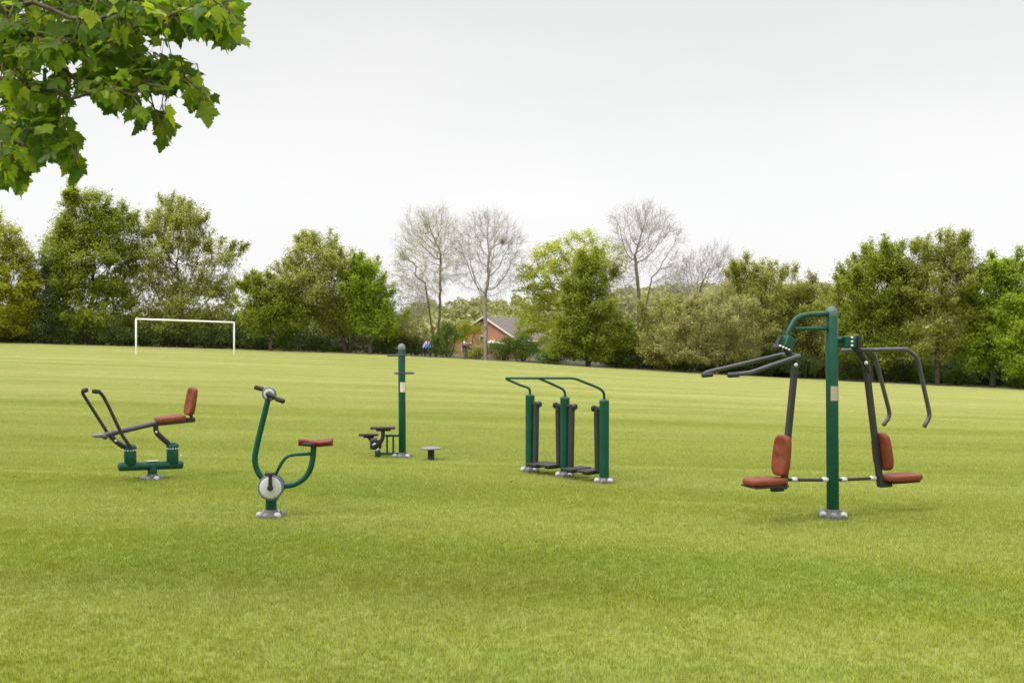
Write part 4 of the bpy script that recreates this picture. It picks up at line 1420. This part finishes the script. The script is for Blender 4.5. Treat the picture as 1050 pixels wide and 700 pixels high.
def person(label, base, turn, top, legs, hair, lean=0.0, stride=.12, arm=(.1, .1), bend=0.0, bag=False):
    root = empty('person', base, label, 'person')
    root.rotation_euler = (0, 0, turn)
    # +x is the way the person faces
    L_ = lean
    hip = (0, 0, .9); ch = (L_ * .6, 0, 1.18); nk = (L_, 0, 1.42); hd = (L_ * 1.15 + .02, 0, 1.50); ht = (L_ * 1.25 + .03, 0, 1.62)
    sl, sr_ = (L_, .19, 1.38), (L_, -.19, 1.38)
    el, er = (L_ + arm[0], .25, 1.12), (L_ + arm[1], -.25, 1.12)
    hl, hr = (L_ + arm[0] * 2.4 + .05, .24, .88), (L_ + arm[1] * 2.4 + .05, -.24, .88)
    kl, kr = (stride * .6 + .03, .1, .5), (-stride * .3 + .03, -.1, .5)
    al, ar = (stride, .1, .08), (-stride, -.1, .08)
    tl, tr_ = (stride + .17, .11, .035), (-stride + .17, -.11, .035)
    V_ = [hip, ch, nk, hd, ht, sl, el, hl, sr_, er, hr, (0, .09, .86), kl, al, tl, (0, -.09, .86), kr, ar, tr_]
    E_ = [(0, 1), (1, 2), (2, 3), (3, 4), (2, 5), (5, 6), (6, 7), (2, 8), (8, 9), (9, 10), (0, 11), (11, 12), (12, 13), (13, 14), (0, 15), (15, 16), (16, 17), (17, 18)]
    Rr = [.13, .14, .06, .085, .09, .06, .045, .035, .06, .045, .035, .09, .06, .045, .04, .09, .06, .045, .04]
    skinned('body', V_, E_, Rr, M['skin'], root)
    # jacket
    skinned('jacket', [(.0, 0, .84), ch, (L_, 0, 1.36), sl, el, (hl[0] * .9 + el[0] * .1, hl[1], .93), sr_, er, (hr[0] * .9 + er[0] * .1, hr[1], .93)],
            [(0, 1), (1, 2), (2, 3), (3, 4), (4, 5), (2, 6), (6, 7), (7, 8)], [(.17, .16), (.175, .165), .12, .085, .07, .055, .085, .07, .055], M[top], root)
    skinned('trousers', [(0, 0, .9), (0, .09, .84), kl, al, (0, -.09, .84), kr, ar], [(0, 1), (1, 2), (2, 3), (0, 4), (4, 5), (5, 6)], [.145, .11, .08, .065, .11, .08, .065], M[legs], root)
    c = Vector((L_ * 1.2 + .015, 0, 1.62))
    MB_ = MB().lathe(c, Z, [(.095, -.05), (.11, 0), (.105, .05), (.075, .09), (.03, .11)], 14)
    for v in MB_.v: pass
    me = bpy.data.meshes.new('hair'); me.from_pydata(MB_.v, [], MB_.f); me.polygons.foreach_set('use_smooth', [True] * len(MB_.f)); me.materials.append(M[hair])
    o = bpy.data.objects.new('hair', me); COL.objects.link(o); o.parent = root
    for t_ in (tl, tr_):
        m_ = MB().box((t_[0] - .05, t_[1], .045), (1, 0, 0), (0, 1, 0), Z, .28, .1, .09, .03)
        me = bpy.data.meshes.new('shoe'); me.from_pydata(m_.v, [], m_.f); me.materials.append(M['shoe'])
        o = bpy.data.objects.new('shoe', me); COL.objects.link(o); o.parent = root
    return root


def pbase(px, Y):
    g = ground_at(px, Y); g.z = max(g.z, g.z); return g


person('distant person with pale hair and dark coat standing left of the bare tree', pbase(476, 96), R(20), 'coat', 'trouser', 'hair_white', arm=(.12, .3))
person('distant person in a light blue top at the far edge of the field', pbase(441, 95.5), R(200), 'blue', 'navy', 'hair_brown', lean=.12, arm=(.15, .2))
person('distant person in a lilac top leaning forward beside the one in light blue', pbase(434, 96), R(10), 'lilac', 'navy', 'hair_brown', lean=.28, arm=(.2, .05), stride=.2)

# ------------------------------------------------------------------ maple overhead at the left
def maple_leaf_mesh():
    """half outline of a five lobed leaf (unit length), mirrored; returned as a fan with slight folds"""
    half = [(0, 0), (.10, -.03), (.20, -.10), (.23, -.01), (.34, .02), (.29, .10), (.42, .14), (.39, .21), (.46, .30), (.52, .46), (.43, .43), (.41, .51), (.33, .47), (.27, .52), (.28, .60), (.20, .62), (.20, .72), (.12, .74), (.09, .86), (0, 1.0)]
    pts = half + [(-x, y) for (x, y) in half[1:-1][::-1]]
    return pts


LEAF2D = maple_leaf_mesh()


def maple():
    r = np.random.default_rng(77)
    Y0 = 6.2
    bx, by = -6.1, 6.8
    root = empty('maple_tree', (bx, by, tz(bx, by)), 'maple with large lobed leaves reaching into the top left corner', 'tree')
    ells = [(60, 22, 95, 42), (150, 12, 80, 30), (222, 14, 26, 26), (232, 30, 14, 14), (35, 85, 36, 40), (18, 135, 26, 40), (58, 142, 22, 24), (12, 178, 14, 18), (78, 168, 8, 14),
            (122, 70, 36, 24), (165, 72, 36, 20), (118, 98, 20, 12), (140, 115, 14, 10), (168, 128, 12, 12), (172, 143, 7, 8), (200, 95, 10, 16), (210, 108, 7, 10), (96, 76, 18, 12)]
    outer = [(-130, 60, 120, 130), (-60, -130, 220, 110), (110, -90, 150, 60), (-260, 0, 200, 180)]
    k = Y0 / F
    P1 = []
    wv = np.array([e_[2] * e_[3] for e_ in ells], float) ** .85; wv /= wv.sum()
    nin = 2300
    ids = r.choice(len(ells), nin, p=wv)
    for i in ids:
        cx_, cy_, rx, ry = ells[i]
        a = r.uniform(0, 2 * PI); rr = math.sqrt(r.random()) * .95
        px, py = cx_ + math.cos(a) * rr * rx, cy_ + math.sin(a) * rr * ry
        py = py if py > -30 else -30
        Y = Y0 + r.normal(0, .38)
        P1.append(np.array(at(px, py, Y)))
    wv = np.array([e_[2] * e_[3] for e_ in outer], float); wv /= wv.sum()
    for i in r.choice(len(outer), 1300, p=wv):
        cx_, cy_, rx, ry = outer[i]
        d = r.normal(0, 1, 3); d /= np.linalg.norm(d); rr = r.random() ** .4
        px, py = cx_ + d[0] * rr * rx, cy_ + d[2] * rr * ry
        Y = Y0 + .4 + d[1] * rr * 1.5
        if px > 0 and py > -15: continue
        P1.append(np.array(at(px, py, Y)))
    LP = np.array(P1)
    att = LP[r.choice(len(LP), 900, replace=False)] + np.array([0, 0, .06])
    base = np.array([bx, by, tz(bx, by)])
    stems = [[base, base + np.array([.05, 0, 1.4]), base + np.array([.35, -.1, 2.9])]]
    pos, par = grow(att, stems, .13, 2.5, .12, 140, .0, 5)
    rad, ch = radii(par, .0032, .15)
    pr_ = rel(pos, base)
    thick = rad > .02
    finish_parts(root, [('trunk', wood_mesh('trunk', pr_, par, rad, thick, M['bark'], 12)), ('branches', wood_mesh('branches', pr_, par, rad, ~thick, M['bark'], 5))], None)
    # every twig end without a leaf gets one
    ends = pos[ch == 0]
    dd_ = np.array([np.linalg.norm(LP - e_, axis=1).min() for e_ in ends])
    bare = ends[dd_ > .035]
    LP = np.concatenate([LP, bare + np.array([0, 0, -.05]) + r.normal(0, .02, bare.shape)], 0)
    # leaves with stalks
    vs = []; tris = []; sv = []; sf = []
    out2 = np.array(LEAF2D)
    cen = np.array([0, .32])
    for p in LP:
        d = np.linalg.norm(pos - p, axis=1); j = int(d.argmin())
        node = pos[j]
        v = p - node; dist = np.linalg.norm(v)
        if dist > .12: v = v / dist * .12
        if dist < .04: v = np.array([r.normal(0, .05), r.normal(0, .05), -.06])
        b0 = node + v * .8
        size = r.uniform(.055, .135)
        if r.random() < .25: size *= .65
        # leaf points outward and down
        t = v / (np.linalg.norm(v) + 1e-6) + np.array([r.normal(0, .45), r.normal(0, .45), -.75 + r.normal(0, .35)])
        t /= np.linalg.norm(t)
        nrm = np.array([r.normal(0, .6), r.normal(0, .6) - .25, 1.0])
        nrm -= t * nrm.dot(t); nrm /= np.linalg.norm(nrm) + 1e-9
        s = np.cross(t, nrm)
        fold = r.uniform(.05, .35); curl = r.uniform(-.1, .35)
        o0 = len(vs)
        wig = r.normal(0, .02, (len(out2), 2))
        pts2 = np.vstack([cen, out2 + wig])
        wid = r.uniform(.9, 1.12)
        for (x, y) in pts2:
            zz = -abs(x) * fold - curl * y * y * .5 + .03 * math.sin(x * 14)
            vs.append(b0 + (s * x * wid + t * y + nrm * zz) * size)
        n = len(out2)
        for q_ in range(n):
            tris.append((o0, o0 + 1 + q_, o0 + 1 + (q_ + 1) % n))
        # stalk
        o1 = len(sv)
        side = s * .0016
        u2 = nrm * .0016
        for c_ in (node, b0 + t * size * .02):
            sv += [c_ + side, c_ + u2, c_ - side]
        for q_ in range(3):
            sf.append((o1 + q_, o1 + (q_ + 1) % 3, o1 + 3 + (q_ + 1) % 3, o1 + 3 + q_))
    me = np_mesh('crown', rel(np.array(vs), base), np.array(tris), LM['maple'], True)
    o = bpy.data.objects.new('crown', me); COL.objects.link(o); o.parent = root
    me = np_mesh('leaf_stalks', rel(np.array(sv), base), np.array(sf), M['stalk'], True)
    o = bpy.data.objects.new('leaf_stalks', me); COL.objects.link(o); o.parent = root


LM['maple'] = leafmat('maple_leaves', [(.055, .12, .005), (.10, .19, .008), (.36, .44, .02)], .64, 1.6, .42)
M['stalk'] = paint('leaf_stalk', (.2, .13, .04), .6)
maple()

# ------------------------------------------------------------------ sky and light
SUN_EL, SUN_AZ = R(52), R(-118)      # azimuth from +Y towards +X; light from the left, a little behind the camera
wd = bpy.data.worlds.new('World'); sc.world = wd; wd.use_nodes = True
nt = wd.node_tree; bg = nt.nodes['Background']
sky = N(nt, 'ShaderNodeTexSky'); sky.sky_type = 'NISHITA'; sky.sun_disc = False
sky.sun_elevation = SUN_EL; sky.sun_rotation = SUN_AZ; sky.dust_density = 3.0
tc = N(nt, 'ShaderNodeTexCoord')
sx_ = N(nt, 'ShaderNodeSeparateXYZ'); nt.links.new(tc.outputs['Generated'], sx_.inputs[0])
cr = N(nt, 'ShaderNodeValToRGB'); nt.links.new(sx_.outputs['Z'], cr.inputs[0])
els = cr.color_ramp.elements
els[0].position = 0.0; els[0].color = (.435, .433, .428, 1)
els[1].position = 1.0; els[1].color = (1.5, 1.5, 1.5, 1)
for p_, v_ in ((.12, .43), (.34, .355), (.5, .72), (.75, 1.1)):
    e_ = els.new(p_); e_.color = (v_, v_, v_ * .995, 1)
# faint cloud structure
mp = N(nt, 'ShaderNodeMapping'); mp.inputs['Scale'].default_value = (1, 1, 3.2)
nt.links.new(tc.outputs['Generated'], mp.inputs[0])
cn_ = N(nt, 'ShaderNodeTexNoise', i_Scale=1.7, i_Detail=5.0, i_Roughness=.5)
nt.links.new(mp.outputs[0], cn_.inputs['Vector'])
cl = mixrgb(nt, ramp(nt, cn_.outputs[0], .3, .7), (.94, .943, .95), (1.035, 1.035, 1.03))
ov = mixrgb(nt, 1.0, cr.outputs[0], cl, 'MULTIPLY')
sc2 = mixrgb(nt, 1.0, ov, (20.0, 20.0, 20.1), 'MULTIPLY')
mixed = mixrgb(nt, .975, sky.outputs[0], sc2)
nt.links.new(mixed, bg.inputs['Color'])
bg.inputs['Strength'].default_value = .1
sd = bpy.data.lights.new('sun', 'SUN'); sd.energy = 2.0; sd.angle = R(14); sd.color = (1, .965, .9)
so = bpy.data.objects.new('sun', sd); COL.objects.link(so)
dv = Vector((math.sin(SUN_AZ) * math.cos(SUN_EL), math.cos(SUN_AZ) * math.cos(SUN_EL), math.sin(SUN_EL)))
so.rotation_euler = dv.to_track_quat('Z', 'Y').to_euler()
so.location = (-20, -20, 40)
vs_ = sc.view_settings
vs_.view_transform = 'Standard'; vs_.look = 'None'; vs_.exposure = 0.2; vs_.gamma = 1.0
sc.cycles.max_bounces = 8; sc.cycles.diffuse_bounces = 6; sc.cycles.transmission_bounces = 8; sc.cycles.transparent_max_bounces = 4
sc.cycles.use_denoising = True
